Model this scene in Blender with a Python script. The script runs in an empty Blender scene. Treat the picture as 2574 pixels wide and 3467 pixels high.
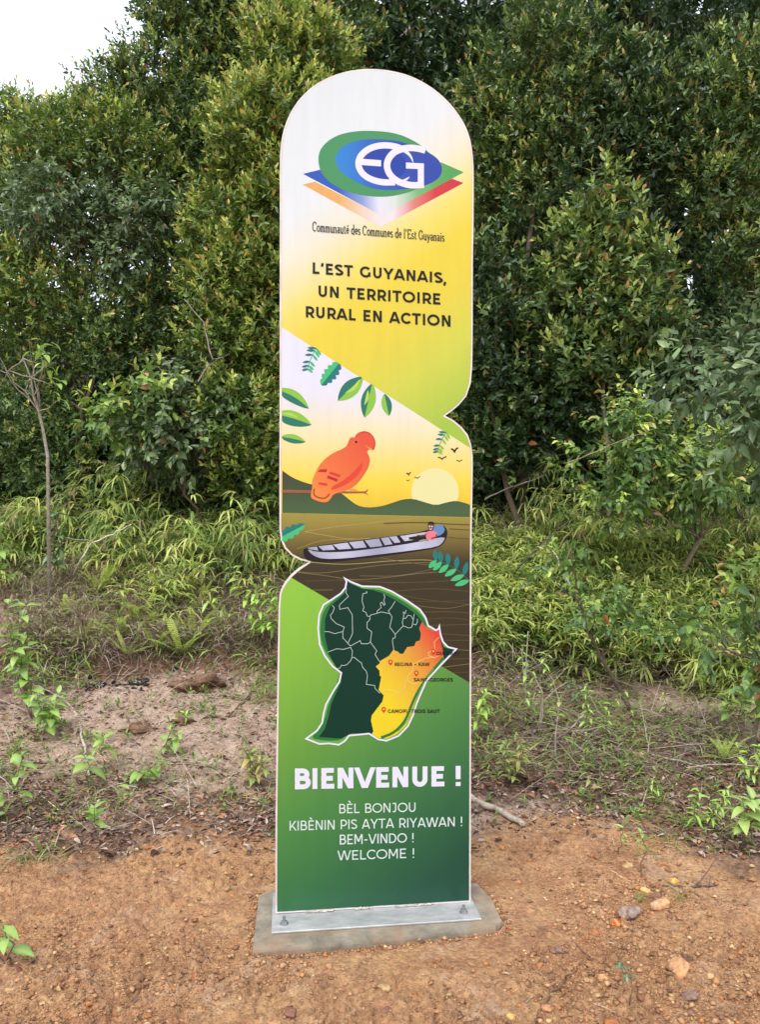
import bpy, bmesh, math, random
import numpy as np
from mathutils import Vector, geometry
random.seed(7)
rng = np.random.default_rng(11)
S = bpy.context.scene
COL = S.collection

# ------------------------------------------------------------------ camera, sky, sun, exposure
CAM_Z = 1.6
F_PX, CX, CY = 2600.0, 1287.0, 1733.5          # focal length and centre of the 2574 x 3467 photograph
cam_data = bpy.data.cameras.new("camera")
cam = bpy.data.objects.new("camera", cam_data)
COL.objects.link(cam)
cam.location = (0, 0, CAM_Z)
cam.rotation_euler = (math.radians(90), 0, 0)
cam_data.sensor_fit = 'VERTICAL'
cam_data.sensor_height = 24
cam_data.lens = 24 * F_PX / 3467
cam_data.clip_start = 0.05
cam_data.clip_end = 2000
S.camera = cam

SUN_EL, SUN_AZ = 54, 200                        # overcast: a broad soft sun high behind the camera
world = bpy.data.worlds.new("World")
S.world = world
world.use_nodes = True
wn, wl = world.node_tree.nodes, world.node_tree.links
wn.clear()
sky = wn.new('ShaderNodeTexSky')
sky.sky_type = 'NISHITA'
sky.sun_disc = False
sky.sun_elevation = math.radians(SUN_EL)
sky.sun_rotation = math.radians(SUN_AZ)
sky.air_density = 1.0
sky.dust_density = 4.0
cloud = wn.new('ShaderNodeMix')
cloud.data_type = 'RGBA'
cloud.inputs[0].default_value = 0.8             # even cloud cover over the clear sky
cloud.inputs[7].default_value = (9.6, 10.3, 11.6, 1)
bg = wn.new('ShaderNodeBackground')
bg.inputs[1].default_value = 0.1
wo = wn.new('ShaderNodeOutputWorld')
wl.new(sky.outputs[0], cloud.inputs[6])
wl.new(cloud.outputs[2], bg.inputs[0])
wl.new(bg.outputs[0], wo.inputs[0])

sun_data = bpy.data.lights.new("sun", 'SUN')
sun_data.energy = 1.4
sun_data.angle = math.radians(30)
sun_data.color = (1.0, 0.97, 0.93)
sun = bpy.data.objects.new("sun", sun_data)
COL.objects.link(sun)
el, az = math.radians(SUN_EL), math.radians(SUN_AZ)
sdir = Vector((math.sin(az) * math.cos(el), math.cos(az) * math.cos(el), math.sin(el)))
sun.rotation_euler = (-sdir).to_track_quat('-Z', 'Y').to_euler()

S.render.engine = 'CYCLES'
S.view_settings.view_transform = 'Standard'
S.view_settings.look = 'None'
S.view_settings.gamma = 1
S.view_settings.use_curve_mapping = False
S.view_settings.exposure = 0.74
S.cycles.max_bounces = 6
S.cycles.diffuse_bounces = 3
S.cycles.glossy_bounces = 2
S.cycles.transmission_bounces = 3
S.cycles.use_denoising = True

# ------------------------------------------------------------------ helpers
def lin(c):
    return tuple(((v / 255) / 12.92 if v / 255 <= 0.04045 else ((v / 255 + 0.055) / 1.055) ** 2.4) for v in c)

def hash2(ix, iy, seed):
    h = (ix.astype(np.int64) * 374761393 + iy.astype(np.int64) * 668265263 + seed * 1274126177) & 0xffffffff
    h = ((h ^ (h >> 13)) * 1274126177) & 0xffffffff
    return ((h ^ (h >> 16)) & 0xffff) / 65535.0

def vnoise(x, y, seed=0):
    x = np.asarray(x, float); y = np.asarray(y, float)
    ix, iy = np.floor(x), np.floor(y)
    fx, fy = x - ix, y - iy
    fx = fx * fx * (3 - 2 * fx); fy = fy * fy * (3 - 2 * fy)
    a = hash2(ix, iy, seed); b = hash2(ix + 1, iy, seed)
    c = hash2(ix, iy + 1, seed); d = hash2(ix + 1, iy + 1, seed)
    return (a + (b - a) * fx) * (1 - fy) + (c + (d - c) * fx) * fy

def fbm(x, y, seed=0, octv=4):
    s, amp, tot = 0, 1.0, 0
    for k in range(octv):
        s = s + amp * vnoise(np.asarray(x) * 2 ** k + 17.3 * k, np.asarray(y) * 2 ** k - 9.1 * k, seed + k)
        tot += amp; amp *= 0.5
    return s / tot

def sstep(a, b, v):
    t = np.clip((np.asarray(v, float) - a) / (b - a), 0, 1)
    return t * t * (3 - 2 * t)

def link(name, mesh, parent=None):
    o = bpy.data.objects.new(name, mesh)
    COL.objects.link(o)
    if parent is not None:
        o.parent = parent
    return o

def tag(o, label=None, cat=None, group=None, kind=None):
    if label: o['label'] = label
    if cat: o['category'] = cat
    if group: o['group'] = group
    if kind: o['kind'] = kind
    return o

def empty(name, loc=(0, 0, 0)):
    o = bpy.data.objects.new(name, None)
    o.location = loc
    o.empty_display_size = 0.1
    COL.objects.link(o)
    return o

def np_mesh(name, verts, faces, mats, colors=None, midx=None, smooth=False):
    """faces: (n,3) or (n,4) array."""
    me = bpy.data.meshes.new(name)
    verts = np.ascontiguousarray(verts, dtype=np.float32).reshape(-1, 3)
    faces = np.ascontiguousarray(faces, dtype=np.int32)
    n, k = faces.shape
    me.vertices.add(len(verts)); me.vertices.foreach_set('co', verts.ravel())
    me.loops.add(n * k); me.loops.foreach_set('vertex_index', faces.ravel())
    me.polygons.add(n)
    me.polygons.foreach_set('loop_start', np.arange(0, n * k, k, dtype=np.int32))
    me.polygons.foreach_set('loop_total', np.full(n, k, dtype=np.int32))
    if smooth: me.polygons.foreach_set('use_smooth', np.ones(n, dtype=bool))
    if midx is not None: me.polygons.foreach_set('material_index', np.ascontiguousarray(midx, dtype=np.int32))
    for m in (mats if isinstance(mats, (list, tuple)) else [mats]): me.materials.append(m)
    if colors is not None:
        a = me.color_attributes.new('tint', 'FLOAT_COLOR', 'POINT')
        c = np.ones((len(verts), 4), dtype=np.float32); c[:, :3] = colors
        a.data.foreach_set('color', c.ravel())
    me.update(calc_edges=True)
    return me

def new_mat(name):
    m = bpy.data.materials.new(name); m.use_nodes = True
    nt = m.node_tree
    return m, nt.nodes, nt.links, nt.nodes['Principled BSDF']

# ------------------------------------------------------------------ the lie of the land
LY = np.array([-50, 4.0, 5.0, 6.10, 6.30, 7.3, 7.5, 9.0, 11, 20, 60, 400]); LZ = np.array([0, 0.0, .12, .33, .50, .74, .85, 1.2, 1.5, 2.2, 3, 3])
RY = np.array([-50, 4.2, 5.2, 6.5, 7.1, 8.2, 10, 20, 60, 400]); RZ = np.array([0, 0.0, .06, .2, .48, .95, 1.3, 2.2, 3, 3])

def H0(x, y):
    x = np.asarray(x, float); y = np.asarray(y, float)
    w = (fbm(x * 0.9, y * 0.4, 5, 3) - 0.5) * 0.9
    s = sstep(-0.3, 1.6, x)
    l = np.interp(y + w * sstep(4.2, 5.5, y), LY, LZ)
    r = np.interp(y + w * 0.7 * sstep(4.2, 5.5, y), RY, RZ)
    return l * (1 - s) + r * s

def H(x, y):
    x = np.asarray(x, float); y = np.asarray(y, float)
    pad = sstep(0.5, 1.0, np.hypot(x * 1.0, (y - 3.02) * 1.9))       # flat where the concrete pad lies
    far = sstep(4.0, 6, y)
    h = (fbm(x * 1.6, y * 1.6, 21, 3) - 0.5) * (0.035 * pad + 0.10 * far)
    h = h + (fbm(x * 7, y * 7, 31, 4) - 0.5) * (0.010 + 0.045 * pad + 0.04 * far)
    h = h - (0.005 + 0.010 * pad)
    cl = np.abs(fbm(x * 26, y * 26, 41, 2) - 0.5)
    h = h + cl * 0.040 * (0.2 + pad) * (.35 + 1.3 * sstep(.4, .65, fbm(x * 2.1, y * 2.1, 93, 3)))
    return H0(x, y) + h

def Hs(x, y): return float(H(x, y))

def ray(px, py):                 # photograph pixel (1652 wide view) to a direction with y = 1
    k = 2574 / 1652
    return (px * k - CX) / F_PX, (CY - py * k) / F_PX

def on_ground(px, py):
    dx, dz = ray(px, py)
    y = np.arange(1.5, 30, 0.02)
    z = CAM_Z + dz * y
    g = H0(dx * y, y)
    i = np.argmax(z <= g)
    if z[i] > g[i]: i = len(y) - 1
    return Vector((dx * y[i], y[i], Hs(dx * y[i], y[i])))

def at(px, py, D):
    dx, dz = ray(px, py)
    return Vector((dx * D, D, CAM_Z + dz * D))
# ------------------------------------------------------------------ ground
def ground_material():
    m, n, l, b = new_mat("laterite_soil")
    tc = n.new('ShaderNodeTexCoord')
    def noise(scale, detail=4, rough=0.6, dist=0.0):
        t = n.new('ShaderNodeTexNoise'); t.inputs['Scale'].default_value = scale
        t.inputs['Detail'].default_value = detail; t.inputs['Roughness'].default_value = rough
        t.inputs['Distortion'].default_value = dist
        l.new(tc.outputs['Object'], t.inputs['Vector']); return t.outputs['Fac']
    def ramp(fac, stops):
        r = n.new('ShaderNodeValToRGB')
        while len(r.color_ramp.elements) < len(stops): r.color_ramp.elements.new(0.5)
        for e, (p, c) in zip(r.color_ramp.elements, stops):
            e.position = p; e.color = (*lin(c), 1)
        l.new(fac, r.inputs[0]); return r.outputs[0]
    def mix(f, a, c, mode='MIX'):
        x = n.new('ShaderNodeMix'); x.data_type = 'RGBA'; x.blend_type = mode
        if isinstance(f, float): x.inputs[0].default_value = f
        else: l.new(f, x.inputs[0])
        for sck, v in ((x.inputs[6], a), (x.inputs[7], c)):
            if isinstance(v, tuple): sck.default_value = (*lin(v), 1)
            else: l.new(v, sck)
        return x.outputs[2]
    def thr(fac, a, c):
        r = n.new('ShaderNodeMapRange'); r.inputs[1].default_value = a; r.inputs[2].default_value = c
        l.new(fac, r.inputs[0]); return r.outputs[0]
    at_ = n.new('ShaderNodeAttribute'); at_.attribute_name = 'zone'
    sep = n.new('ShaderNodeSeparateColor'); l.new(at_.outputs['Color'], sep.inputs[0])
    # bare reddish soil
    big = ramp(noise(1.7, 5, .65, .6), [(0.30, (188, 136, 99)), (0.45, (212, 159, 117)), (0.56, (223, 176, 128)), (0.70, (216, 148, 90))])
    med = ramp(noise(9, 6, .72, .4), [(0.28, (138, 102, 80)), (0.45, (196, 148, 112)), (0.58, (221, 176, 130)), (0.74, (239, 203, 148))])
    soil = mix(0.55, big, med)
    oran = thr(noise(4.3, 6, .75, 1.0), .60, .72)
    pale = thr(noise(2.3, 6, .7, .9), .54, .68)
    soil = mix(pale, soil, (228, 190, 158))
    soil = mix(oran, soil, (194, 110, 51))
    yel = thr(noise(6.1, 6, .75, .8), .63, .72)
    soil = mix(yel, soil, (219, 183, 126))
    drk = thr(noise(7.7, 6, .8, .8), .60, .70)
    soil = mix(drk, soil, (134, 108, 100))
    fine = ramp(noise(70, 4, .75), [(0.3, (142, 129, 119)), (0.48, (216, 209, 201)), (0.7, (242, 239, 231))])
    soil = mix(0.55, soil, mix(1.0, soil, fine, 'MULTIPLY'))
    # pale sand and littery humus
    sand = ramp(noise(11, 6, .75, .3), [(0.30, (159, 131, 110)), (0.48, (203, 174, 152)), (0.62, (218, 195, 174)), (0.8, (228, 210, 195))])
    hum = ramp(noise(14, 6, .8, .5), [(0.3, (79, 62, 53)), (0.5, (131, 106, 91)), (0.62, (171, 142, 121)), (0.8, (195, 169, 148))])
    nz = noise(3.2, 6, .75, .5)
    add = n.new('ShaderNodeMath'); add.operation = 'ADD'; l.new(sep.outputs[1], add.inputs[0]); l.new(nz, add.inputs[1])
    humf = thr(add.outputs[0], .9, 1.2)
    mid = mix(humf, sand, hum)
    mid = mix(0.5, mid, mix(1.0, mid, fine, 'MULTIPLY'))
    add2 = n.new('ShaderNodeMath'); add2.operation = 'ADD'; l.new(sep.outputs[0], add2.inputs[0]); l.new(noise(5, 5, .7, .4), add2.inputs[1])
    base = mix(thr(add2.outputs[0], .8, 1.25), soil, mid)
    bank = ramp(noise(22, 5, .7, .2), [(0.3, (87, 64, 51)), (0.55, (129, 96, 72)), (0.75, (161, 123, 95))])
    base = mix(sep.outputs[2], base, bank)
    l.new(base, b.inputs['Base Color'])
    b.inputs['Roughness'].default_value = 0.95
    b.inputs['Specular IOR Level'].default_value = 0.2
    bp = n.new('ShaderNodeBump'); bp.inputs['Strength'].default_value = 1.0; bp.inputs['Distance'].default_value = 0.02
    l.new(noise(38, 8, .8), bp.inputs['Height']); 
    bp2 = n.new('ShaderNodeBump'); bp2.inputs['Strength'].default_value = 0.8; bp2.inputs['Distance'].default_value = 0.004
    l.new(noise(160, 5, .8), bp2.inputs['Height']); l.new(bp.outputs[0], bp2.inputs['Normal'])
    vo = n.new('ShaderNodeTexVoronoi'); vo.inputs['Scale'].default_value = 75; vo.inputs['Randomness'].default_value = 1
    wv = n.new('ShaderNodeVectorMath'); wv.operation = 'ADD'
    nz2 = n.new('ShaderNodeTexNoise'); nz2.inputs['Scale'].default_value = 40; l.new(tc.outputs['Object'], nz2.inputs['Vector'])
    sc2 = n.new('ShaderNodeVectorMath'); sc2.operation = 'SCALE'; sc2.inputs['Scale'].default_value = .02
    l.new(nz2.outputs['Color'], sc2.inputs[0]); l.new(tc.outputs['Object'], wv.inputs[0]); l.new(sc2.outputs[0], wv.inputs[1]); l.new(wv.outputs[0], vo.inputs['Vector'])
    bp3 = n.new('ShaderNodeBump'); bp3.inputs['Strength'].default_value = .75; bp3.inputs['Distance'].default_value = 0.006; bp3.invert = True
    l.new(vo.outputs['Distance'], bp3.inputs['Height']); l.new(bp2.outputs[0], bp3.inputs['Normal'])
    l.new(bp3.outputs[0], b.inputs['Normal'])
    # each crumb of the crust has its own tone
    hs = n.new('ShaderNodeSeparateColor'); l.new(vo.outputs['Color'], hs.inputs[0])
    mr3 = n.new('ShaderNodeMapRange'); mr3.inputs[3].default_value = .78; mr3.inputs[4].default_value = 1.2; l.new(hs.outputs[0], mr3.inputs[0])
    s3 = n.new('ShaderNodeVectorMath'); s3.operation = 'SCALE'; l.new(base, s3.inputs[0]); l.new(mr3.outputs[0], s3.inputs['Scale'])
    l.new(s3.outputs[0], b.inputs['Base Color'])
    return m

def zone_colors(x, y):
    edge = 3.87 + 0.75 * (fbm(x * 1.1, y * 1.1, 77, 5) - 0.5) * 2 + .25 * (fbm(x * 5, y * 5, 78, 3) - .5) * 2 - 0.22 * sstep(0.5, 2.2, x) - 0.1 * sstep(-0.8, -2, x)
    litter = sstep(edge - 0.45, edge + 0.5, y)
    # pale sandy patches, the largest on the left beyond the sign
    sandy = np.exp(-(((x + 1.5) / 1.15) ** 2 + ((y - 5.15) / 0.72) ** 2)) + 0.8 * np.exp(-(((x + 0.75) / .5) ** 2 + ((y - 4.65) / .3) ** 2)) \
        + 0.9 * np.exp(-(((x - 0.75) / .35) ** 2 + ((y - 3.95) / .22) ** 2)) + .8 * np.exp(-(((x - 3) / 1.2) ** 2 + ((y - 5.9) / 0.25) ** 2)) + .7 * np.exp(-(((x + 3.2) / 1.1) ** 2 + ((y - 6.9) / 0.5) ** 2))
    hum = np.clip(0.72 - 0.75 * sandy, 0, 1)
    e = 0.06
    slope = (H0(x, y + e) - H0(x, y - e)) / (2 * e)
    bank = sstep(0.30, 0.55, slope) * sstep(4.5, 5, y) * 0.9
    z = np.zeros((len(x), 4), dtype=np.float32)
    z[:, 0] = litter; z[:, 1] = hum; z[:, 2] = bank; z[:, 3] = 1
    return z

MG = ground_material()
def grid_mesh(name, X, Y, Z):
    r, c = X.shape
    v = np.stack([X, Y, Z], -1).reshape(-1, 3)
    i = np.arange(r * c).reshape(r, c)
    f = np.stack([i[:-1, :-1], i[:-1, 1:], i[1:, 1:], i[1:, :-1]], -1).reshape(-1, 4)
    me = np_mesh(name, v, f, MG, smooth=True)
    a = me.color_attributes.new('zone', 'FLOAT_COLOR', 'POINT')
    a.data.foreach_set('color', zone_colors(v[:, 0], v[:, 1]).ravel())
    return me

yy = np.geomspace(1.7, 12.5, 420)
ss = np.linspace(-0.74, 0.74, 500)
Xg = ss[None, :] * yy[:, None]; Yg = np.repeat(yy[:, None], len(ss), 1)
g = link('ground', grid_mesh('ground', Xg, Yg, H(Xg, Yg)))
tag(g, kind='structure')
fx = np.concatenate([-np.geomspace(400, 6, 26), np.linspace(-5.5, 5.5, 34), np.geomspace(6, 400, 26)])
fy = np.concatenate([-np.geomspace(200, 2, 14), np.linspace(-1.5, 14, 40), np.geomspace(15, 500, 26)])
Xf, Yf = np.meshgrid(fx, fy)
inside = (Yf > 1.5) & (Yf < 13.6) & (np.abs(Xf) < 0.86 * Yf)
g2 = link('far_ground', grid_mesh('far_ground', Xf, Yf, H0(Xf, Yf) - 0.02 - 0.25 * inside))
tag(g2, kind='structure')

# ------------------------------------------------------------------ generic tinted material
def tinted(name, rough=0.6, spec=0.4, transl=0.0, hue_noise=0.0, scale=30):
    m, n, l, b = new_mat(name)
    a = n.new('ShaderNodeAttribute'); a.attribute_name = 'tint'
    tc = n.new('ShaderNodeTexCoord')
    t = n.new('ShaderNodeTexNoise'); t.inputs['Scale'].default_value = scale; t.inputs['Detail'].default_value = 4
    l.new(tc.outputs['Object'], t.inputs['Vector'])
    mr = n.new('ShaderNodeMapRange'); mr.inputs[1].default_value = .3; mr.inputs[2].default_value = .7
    mr.inputs[3].default_value = 1 - hue_noise; mr.inputs[4].default_value = 1 + hue_noise
    l.new(t.outputs['Fac'], mr.inputs[0])
    sc = n.new('ShaderNodeVectorMath'); sc.operation = 'SCALE'
    l.new(a.outputs['Color'], sc.inputs[0]); l.new(mr.outputs[0], sc.inputs['Scale'])
    l.new(sc.outputs[0], b.inputs['Base Color'])
    b.inputs['Roughness'].default_value = rough
    b.inputs['Specular IOR Level'].default_value = spec
    if transl > 0:
        tr = n.new('ShaderNodeBsdfTranslucent')
        l.new(sc.outputs[0], tr.inputs['Color'])
        mx = n.new('ShaderNodeMixShader'); mx.inputs[0].default_value = transl
        out = n['Material Output']
        l.new(b.outputs[0], mx.inputs[1]); l.new(tr.outputs[0], mx.inputs[2])
        l.new(mx.outputs[0], out.inputs['Surface'])
    return m

M_LEAF = tinted("leaf", 0.34, 0.6, 0.28, 0.25, 9)
M_FERN = tinted("fern_leaf", 0.55, 0.3, 0.42, 0.2, 8)
M_DRY = tinted("dry_leaf", 0.85, 0.2, 0.05, 0.3, 60)
M_BARK = tinted("bark", 0.9, 0.2, 0, 0.35, 45)
M_STONE = tinted("stone", 0.95, 0.15, 0, 0.35, 60)

def norm(a):
    return a / np.maximum(np.linalg.norm(a, axis=-1, keepdims=True), 1e-9)

LEAF_T = np.array([[0, 0, 0], [.30, -.5, .10], [.70, -.36, .04], [1, 0, -.10], [.70, .36, .04], [.30, .5, .10]])
def leaf_arrays(P, D, N, L, W, C, fold=0.5):
    """one folded six-vertex leaf per row: base P, direction D, face normal N."""
    P, D, N = np.atleast_2d(P), norm(D), N
    Sd = norm(np.cross(D, N)); Nn = np.cross(Sd, D)
    t = LEAF_T
    L = np.asarray(L)[:, None, None]; W = np.asarray(W)[:, None, None]
    V = P[:, None, :] + D[:, None, :] * (t[None, :, :1] * L) + Sd[:, None, :] * (t[None, :, 1:2] * W) \
        + Nn[:, None, :] * (t[None, :, 2:3] * (W * 3 * fold))
    n = len(P)
    base = np.arange(n)[:, None] * 6
    f = np.concatenate([base + np.array([[0, 1, 2, 3]]), base + np.array([[0, 3, 4, 5]])], 0)
    return V.reshape(-1, 3), f, np.repeat(C, 6, 0)

def strip_arrays(P, D, L, W, C, droop, seg=4, wid=None):
    """long arching blades: seg quads each side-less strip."""
    n = len(P)
    D = norm(D)
    up = np.array([0, 0, 1.0])
    Sd = np.cross(D, up); Sd = norm(Sd + 1e-4)
    tw = rng.normal(0, .25, n)[:, None]
    Sd = norm(Sd + up * tw)
    ts = np.linspace(0, 1, seg + 1)
    if wid is None: wid = np.sin(np.pi * np.clip(ts * .9 + .1, 0, 1)) ** 0.7
    wid = np.array(wid, float); wid[-1] = 0.05
    V = np.zeros((n, seg + 1, 2, 3))
    for k, t in enumerate(ts):
        c = P + D * (L[:, None] * t) - up * (droop[:, None] * L[:, None] * t * t)
        V[:, k, 0] = c - Sd * (W[:, None] * .5 * wid[k])
        V[:, k, 1] = c + Sd * (W[:, None] * .5 * wid[k])
    m = (seg + 1) * 2
    b = (np.arange(n) * m)[:, None]
    f = np.concatenate([b + np.array([[2 * k, 2 * k + 1, 2 * k + 3, 2 * k + 2]]) for k in range(seg)], 0)
    return V.reshape(-1, 3), f, np.repeat(C, m, 0)

def join_arrays(parts):
    vs, fs, cs, off = [], [], [], 0
    for v, f, c in parts:
        vs.append(v); fs.append(f + off); cs.append(c); off += len(v)
    return np.concatenate(vs), np.concatenate(fs), np.concatenate(cs)

def tube_arrays(pts, radii, color, sides=6, wob=0.0):
    pts = [np.array(p, float) for p in pts]
    n = len(pts); V = []
    for i, p in enumerate(pts):
        d = pts[min(i + 1, n - 1)] - pts[max(i - 1, 0)]
        d = d / max(np.linalg.norm(d), 1e-9)
        a = np.array([0, 0, 1.0]) if abs(d[2]) < .9 else np.array([1.0, 0, 0])
        u = np.cross(d, a); u /= np.linalg.norm(u); w = np.cross(d, u)
        for k in range(sides):
            t = 2 * math.pi * k / sides
            r = radii[i] * (1 + wob * (random.random() - .5))
            V.append(p + (u * math.cos(t) + w * math.sin(t)) * r)
    f = [[i * sides + k, i * sides + (k + 1) % sides, (i + 1) * sides + (k + 1) % sides, (i + 1) * sides + k]
         for i in range(n - 1) for k in range(sides)]
    # end caps as fans of quads
    for e, flip in ((0, 1), (n - 1, 0)):
        idx = [e * sides + k for k in range(sides)]
        for k in range(1, sides - 2, 2):
            q = [idx[0], idx[k], idx[k + 1], idx[k + 2]]
            f.append(q[::-1] if flip else q)
        if sides % 2: f.append([idx[0], idx[sides - 2], idx[sides - 1], idx[sides - 1]][:4])
    f = [q for q in f if len(set(q)) == 4]
    V = np.array(V)
    return V, np.array(f, dtype=np.int32), np.tile(np.array(color, float), (len(V), 1))

def wobble_path(a, b, n=7, amp=0.05, sag=0.0):
    a, b = np.array(a, float), np.array(b, float)
    L = np.linalg.norm(b - a); out = []
    off = np.zeros(3)
    for i in range(n):
        t = i / (n - 1)
        if 0 < i < n - 1: off = off * .6 + np.array([random.gauss(0, 1) for _ in range(3)]) * amp * L * .5
        e = math.sin(math.pi * t)
        out.append(a + (b - a) * t + off * e + np.array([0, 0, -sag * L * e]))
    return out
# ------------------------------------------------------------------ the sign
YAW = math.atan2(0.095, 0.776)
SO = Vector((-0.023, 3.0475, 0.03))
SH = Vector((math.cos(YAW), math.sin(YAW), 0)); SN = Vector((-math.sin(YAW), math.cos(YAW), 0))   # along the face, and into it
sign = empty('welcome_sign', SO)
sign.rotation_euler = (0, 0, YAW)
tag(sign, 'tall round-topped welcome sign with yellow and green printed face, bolted on a concrete pad', 'sign')

def to_panel(x, y):          # photograph pixel to (u, w) on the face of the sign
    dx, dz = (x - CX) / F_PX, (CY - y) / F_PX
    d = Vector((dx, 1, dz)); c = Vector((0, 0, CAM_Z))
    t = (SO - c).dot(SN) / d.dot(SN)
    p = c + d * t - SO
    return (p.dot(SH), p.z)
KZ = 1652 / 750
def crop(ox, oy, k=KZ):
    return lambda x, y: to_panel(ox + x / k, oy + y / k)
R1, R2, R3, R4, R5 = crop(900, 200), crop(900, 850), crop(900, 1400), crop(900, 1900), crop(900, 2500)
R6 = crop(800, 2900, 1652 / 950)
def cv(R, pts): return [R(*p) for p in pts]

def smooth(pts, it=2, closed=True):
    for _ in range(it):
        q = []
        n = len(pts)
        rngi = range(n) if closed else range(n - 1)
        if not closed: q.append(pts[0])
        for i in rngi:
            a, b = pts[i], pts[(i + 1) % n]
            q.append((a[0] * .75 + b[0] * .25, a[1] * .75 + b[1] * .25))
            q.append((a[0] * .25 + b[0] * .75, a[1] * .25 + b[1] * .75))
        if not closed: q.append(pts[-1])
        pts = q
    return pts

PRINT = 0.77          # reflectance of the print's white
def flat_mat(name, c, rough=0.42, k=1.0):
    m, n, l, b = new_mat(name)
    b.inputs['Base Color'].default_value = (*[min(v * k * PRINT, .92) for v in lin(c)], 1)
    b.inputs['Roughness'].default_value = rough
    b.inputs['Specular IOR Level'].default_value = 0.22
    return m

def grad_mat(name, p0, p1, stops, rough=0.3):
    m, n, l, b = new_mat(name)
    tc = n.new('ShaderNodeTexCoord')
    d = Vector((p1[0] - p0[0], 0, p1[1] - p0[1])); L2 = d.length_squared
    sub = n.new('ShaderNodeVectorMath'); sub.operation = 'SUBTRACT'; sub.inputs[1].default_value = (p0[0], 0, p0[1])
    dot = n.new('ShaderNodeVectorMath'); dot.operation = 'DOT_PRODUCT'; dot.inputs[1].default_value = d / L2
    l.new(tc.outputs['Object'], sub.inputs[0]); l.new(sub.outputs[0], dot.inputs[0])
    r = n.new('ShaderNodeValToRGB')
    while len(r.color_ramp.elements) < len(stops): r.color_ramp.elements.new(0.5)
    for e, (p, c) in zip(r.color_ramp.elements, stops): e.position = p; e.color = (*lin(c), 1)
    l.new(dot.outputs['Value'], r.inputs[0])
    # faint grime and water streaks on the print
    mp = n.new('ShaderNodeMapping'); mp.inputs['Scale'].default_value = (9, 9, 1.3)
    l.new(tc.outputs['Object'], mp.inputs[0])
    t = n.new('ShaderNodeTexNoise'); t.inputs['Scale'].default_value = 3; t.inputs['Detail'].default_value = 6
    l.new(mp.outputs[0], t.inputs['Vector'])
    mr = n.new('ShaderNodeMapRange'); mr.inputs[1].default_value = .35; mr.inputs[2].default_value = .75
    mr.inputs[3].default_value = PRINT; mr.inputs[4].default_value = .945 * PRINT
    l.new(t.outputs['Fac'], mr.inputs[0])
    sc = n.new('ShaderNodeVectorMath'); sc.operation = 'SCALE'
    l.new(r.outputs[0], sc.inputs[0]); l.new(mr.outputs[0], sc.inputs['Scale'])
    l.new(sc.outputs[0], b.inputs['Base Color'])
    b.inputs['Roughness'].default_value = rough
    b.inputs['Specular IOR Level'].default_value = 0.35
    return m

# outline, clockwise from the lower left
OUT = cv(R6, [(230, 336)]) + cv(R5, [(72, 600), (80, 0)]) + cv(R4, [(84, 1000), (90, 640), (95, 340), (103, 245), (120, 200), (145, 158), (188, 105), (250, 52), (322, 5)]) \
    + cv(R3, [(262, 1094), (192, 1058), (140, 1005), (112, 940), (102, 860), (101, 400)]) + cv(R2, [(103, 1200), (104, 0)]) \
    + smooth(cv(R1, [(104, 1100), (103, 800), (108, 650), (132, 520), (185, 390), (270, 270), (400, 165), (560, 100), (700, 75), (820, 72), (960, 90), (1100, 130), (1250, 215), (1380, 330), (1480, 470), (1530, 600), (1550, 750), (1553, 900), (1551, 1200)]), 2, False) \
    + cv(R2, [(1546, 100), (1544, 700), (1541, 860), (1530, 985), (1498, 1082), (1440, 1150), (1390, 1192), (1340, 1228), (1402, 1262), (1462, 1312), (1508, 1370), (1533, 1440), (1545, 1530)]) \
    + cv(R3, [(1545, 420), (1537, 900)]) + cv(R4, [(1536, 0), (1533, 1000)]) + cv(R5, [(1532, 200), (1530, 1000)]) + cv(R6, [(1382, 267)])

def area2(p): return sum(p[i][0] * p[(i + 1) % len(p)][1] - p[(i + 1) % len(p)][0] * p[i][1] for i in range(len(p)))
def inset(pts, d):
    s = 1 if area2(pts) > 0 else -1
    out = []; n = len(pts)
    for i in range(n):
        a, b, c = Vector(pts[i - 1]), Vector(pts[i]), Vector(pts[(i + 1) % n])
        e1, e2 = (b - a), (c - b)
        if e1.length < 1e-7 or e2.length < 1e-7: out.append(tuple(b)); continue
        n1 = Vector((-e1.y, e1.x)).normalized() * s; n2 = Vector((-e2.y, e2.x)).normalized() * s
        m = (n1 + n2)
        if m.length < 1e-5: m = n1
        m.normalize(); k = 1 / max(m.dot(n1), .45)
        out.append(tuple(b + m * d * k))
    return out

def prism(name, pts, y0, y1, mat, parent, bevel=0.0):
    bm = bmesh.new()
    f = [bm.verts.new((p[0], y0, p[1])) for p in pts]; b = [bm.verts.new((p[0], y1, p[1])) for p in pts]
    n = len(pts)
    bm.faces.new(f); bm.faces.new(b[::-1])
    for i in range(n): bm.faces.new((f[i], b[i], b[(i + 1) % n], f[(i + 1) % n]))
    bmesh.ops.recalc_face_normals(bm, faces=bm.faces)
    bmesh.ops.triangulate(bm, faces=[x for x in bm.faces if len(x.verts) > 4])
    me = bpy.data.meshes.new(name); bm.to_mesh(me); bm.free(); me.materials.append(mat)
    return link(name, me, parent)

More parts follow.
